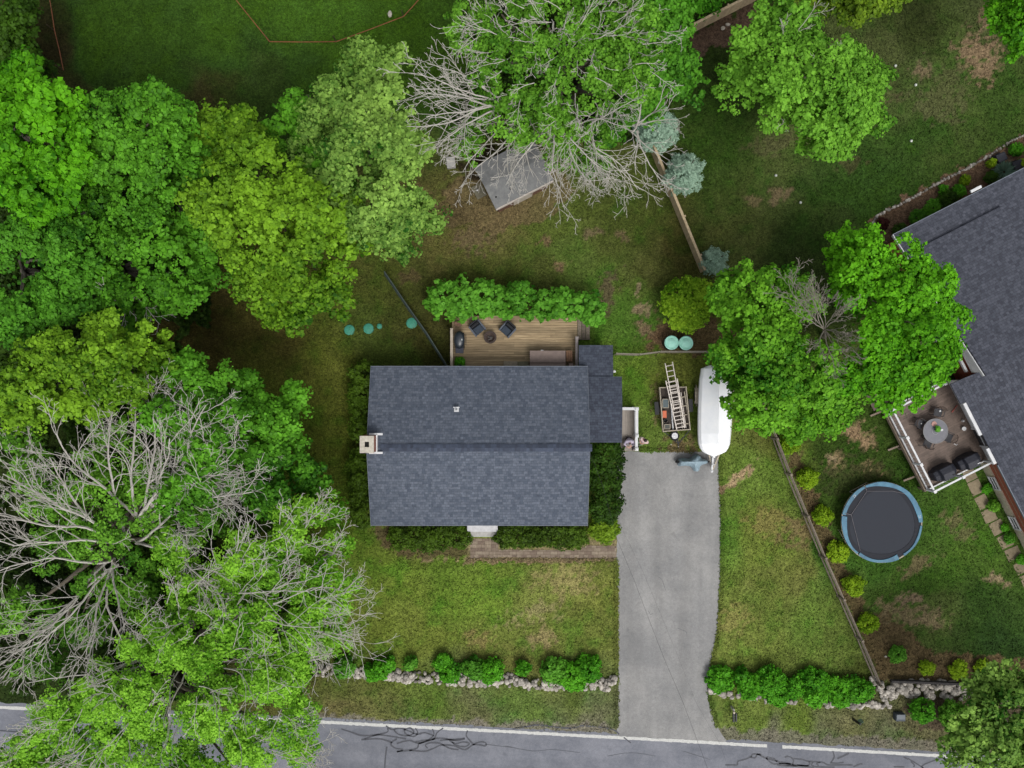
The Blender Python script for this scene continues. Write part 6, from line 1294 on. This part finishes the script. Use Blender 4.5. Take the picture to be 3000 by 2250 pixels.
# ------------------------------------------------------------------ people
def skinned(name, chains, m, parent, origin):
    """chains: list of polylines [(x,y,z,r), ...]; points that coincide are joined; first point is the root"""
    V, E, Rr, idx = [], [], [], {}
    for ch in chains:
        prev = None
        for x, y, z, r_ in ch:
            k = (round(x, 4), round(y, 4), round(z, 4))
            if k not in idx: idx[k] = len(V); V.append((x, y, z)); Rr.append(r_)
            i_ = idx[k]
            if prev is not None and prev != i_: E.append((prev, i_))
            prev = i_
    me = bpy.data.meshes.new(name); me.from_pydata(V, E, []); o = bpy.data.objects.new(name, me); COL.objects.link(o)
    md = o.modifiers.new('skin', 'SKIN'); 
    if not me.skin_vertices: pass
    sv_ = me.skin_vertices[0].data
    for i_, r_ in enumerate(Rr): sv_[i_].radius = (r_, r_); sv_[i_].use_root = (i_ == 0)
    sb = o.modifiers.new('sub', 'SUBSURF'); sb.levels = 1; sb.render_levels = 1
    bpy.context.view_layer.update(); dg = bpy.context.evaluated_depsgraph_get(); me2 = bpy.data.meshes.new_from_object(o.evaluated_get(dg))
    bpy.data.objects.remove(o); o = bpy.data.objects.new(name, me2); COL.objects.link(o); me2.materials.clear(); me2.materials.append(m)
    me2.polygons.foreach_set('use_smooth', [True] * len(me2.polygons)); o.parent = parent; return o
M_skin = mat('skin', A(208,164,146), A(196,150,132), rough=.55)
def person(label, loc, rz, J, shirt, trous, hair, hairm, group='people by the side porch'):
    th = thing('person', label, 'person', loc, rz, group=group); v = lambda k, r_: (*J[k], r_)
    def mid(a, b_, f, r_): return (*[J[a][i] + (J[b_][i] - J[a][i]) * f for i in range(3)], r_)
    ch = [[v('pelvis', .13), mid('pelvis', 'chest', .5, .12), v('chest', .13), v('neck', .055), v('head0', .06), v('head', .088), v('crown', .06)]]
    for s in 'LR':
        ch.append([v('chest', .13), v('sh' + s, .06), v('el' + s, .042), v('wr' + s, .028), v('pa' + s, .032)])
        w_, p_ = Vector(J['wr' + s]), Vector(J['pa' + s]); d = (p_ - w_).normalized(); sd = d.cross(Vector((0, 0, 1))).normalized()
        for f in range(4):
            q0 = p_ + sd * (f - 1.5) * .018 + d * .03; q1 = q0 + d * (.03 + .006 * (f in (1, 2))); q2 = q1 + d * .022 + Vector((0, 0, -.012))
            ch.append([v('pa' + s, .032), (*q0, .009), (*q1, .0085), (*q2, .008)])
        q0 = w_.lerp(p_, .5) + sd * (.035 if s == 'L' else -.035); ch.append([v('pa' + s, .032), (*q0, .01), (*(q0 + d * .035 + sd * (.012 if s == 'L' else -.012)), .009)])
        ch.append([v('pelvis', .13), v('hi' + s, .085), v('kn' + s, .058), v('an' + s, .038), v('to' + s, .035)])
    body = skinned('body', ch, M_skin, th, loc)
    cs = [[v('pelvis', .155), mid('pelvis', 'chest', .5, .15), v('chest', .165), mid('chest', 'neck', .7, .11)]]
    for s in 'LR': cs.append([v('chest', .155), v('sh' + s, .1), v('el' + s, .07), mid('el' + s, 'wr' + s, .75, .045)])
    skinned('shirt', cs, shirt, th, loc)
    ct = [[mid('pelvis', 'chest', .12, .15), v('pelvis', .15)]]
    for s in 'LR': ct.append([v('pelvis', .15), v('hi' + s, .1), v('kn' + s, .078), v('an' + s, .055)])
    skinned('trousers', ct, trous, th, loc)
    for s in 'LR': skinned('shoe', [[v('an' + s, .05), v('to' + s, .045)]], M_blk, th, loc)
    hd, cr_ = Vector(J['head']), Vector(J['crown']); up_ = (cr_ - hd).normalized(); fw = Vector(J['face']).normalized(); si = up_.cross(fw).normalized()
    def feat(name, c, rad, m): mb = MB(); mb.blob(c, rad, jit=0); return mb.build(name, m, th, world=False, smooth=True)
    feat('nose', hd + fw * .1, (.018, .018, .022), M_skin)
    for s in (-1, 1): feat('ear', hd + si * s * .088, (.014, .022, .03), M_skin); feat('eye', hd + fw * .083 + si * s * .032 + up_ * .02, (.012, .012, .01), M_white)
    feat('mouth', hd + fw * .088 - up_ * .045, (.024, .01, .007), mat('lips', A(160,90,84), rough=.5))
    if hair == 'full': feat('hair', hd + up_ * .035 - fw * .018, (.102, .102, .1), hairm)
    else:
        mb = MB(); 
        for k in range(9): a = math.radians(100 + k * 20); c_ = hd + si * .085 * math.sin(a) * 1 + fw * .085 * math.cos(a) + up_ * .01; mb.blob(c_, (.03, .03, .04), jit=.1)
        mb.build('hair', hairm, th, world=False, smooth=True)
    return th
sl = W(1842, 1286, .65); sl.z = 0
Jsit = dict(pelvis=(0, 0, .66), chest=(0, -.14, 1.02), neck=(0, -.24, 1.2), head0=(0, -.29, 1.26), head=(0, -.34, 1.33), crown=(0, -.37, 1.42), face=(0, -1, -.6),
  shL=(.2, -.13, 1.1), elL=(.3, -.26, .86), wrL=(.1, -.45, .8), paL=(.04, -.48, .8), shR=(-.2, -.13, 1.1), elR=(-.3, -.26, .86), wrR=(-.1, -.45, .8), paR=(-.04, -.48, .8),
  hiL=(.12, -.05, .64), knL=(.24, -.43, .7), anL=(.28, -.58, .3), toL=(.29, -.7, .25), hiR=(-.12, -.05, .64), knR=(-.24, -.43, .7), anR=(-.28, -.58, .3), toR=(-.29, -.7, .25))
person('balding person in a pale lilac shirt sitting bent forward on the porch steps', sl, 0, Jsit, mat('cloth_lilac_white', A(214,204,222), A(190,180,202), rough=.8), mat('cloth_dark', A(52,44,54), rough=.8), 'ring', mat('hair_grey', A(170,160,150), rough=.7))
s2 = W(1890, 1291, 1.6); s2.z = 0
Jst = dict(pelvis=(0, -.1, .92), chest=(0, .0, 1.28), neck=(0, .02, 1.46), head0=(0, .02, 1.53), head=(0, 0, 1.61), crown=(0, .01, 1.71), face=(0, -1, -.25),
  shL=(.2, .01, 1.4), elL=(.25, 0, 1.12), wrL=(.13, -.17, 1.0), paL=(.07, -.22, .98), shR=(-.2, .01, 1.4), elR=(-.25, 0, 1.12), wrR=(-.13, -.17, 1.0), paR=(-.07, -.22, .98),
  hiL=(.1, -.1, .9), knL=(.12, -.26, .5), anL=(.11, -.36, .08), toL=(.11, -.5, .04), hiR=(-.1, -.1, .9), knR=(-.08, -.28, .5), anR=(-.1, -.4, .08), toR=(-.1, -.54, .04))
person('standing person in a pale yellow and pink top beside the porch railing', s2, math.radians(-35), Jst, mat('cloth_yellow_pink', A(232,228,196), A(222,180,196), rough=.8, scale=4), mat('cloth_pale_green', A(140,160,132), rough=.8), 'full', mat('hair_dark', A(44,32,30), rough=.6))
print('LEAVES', NLEAF[0])
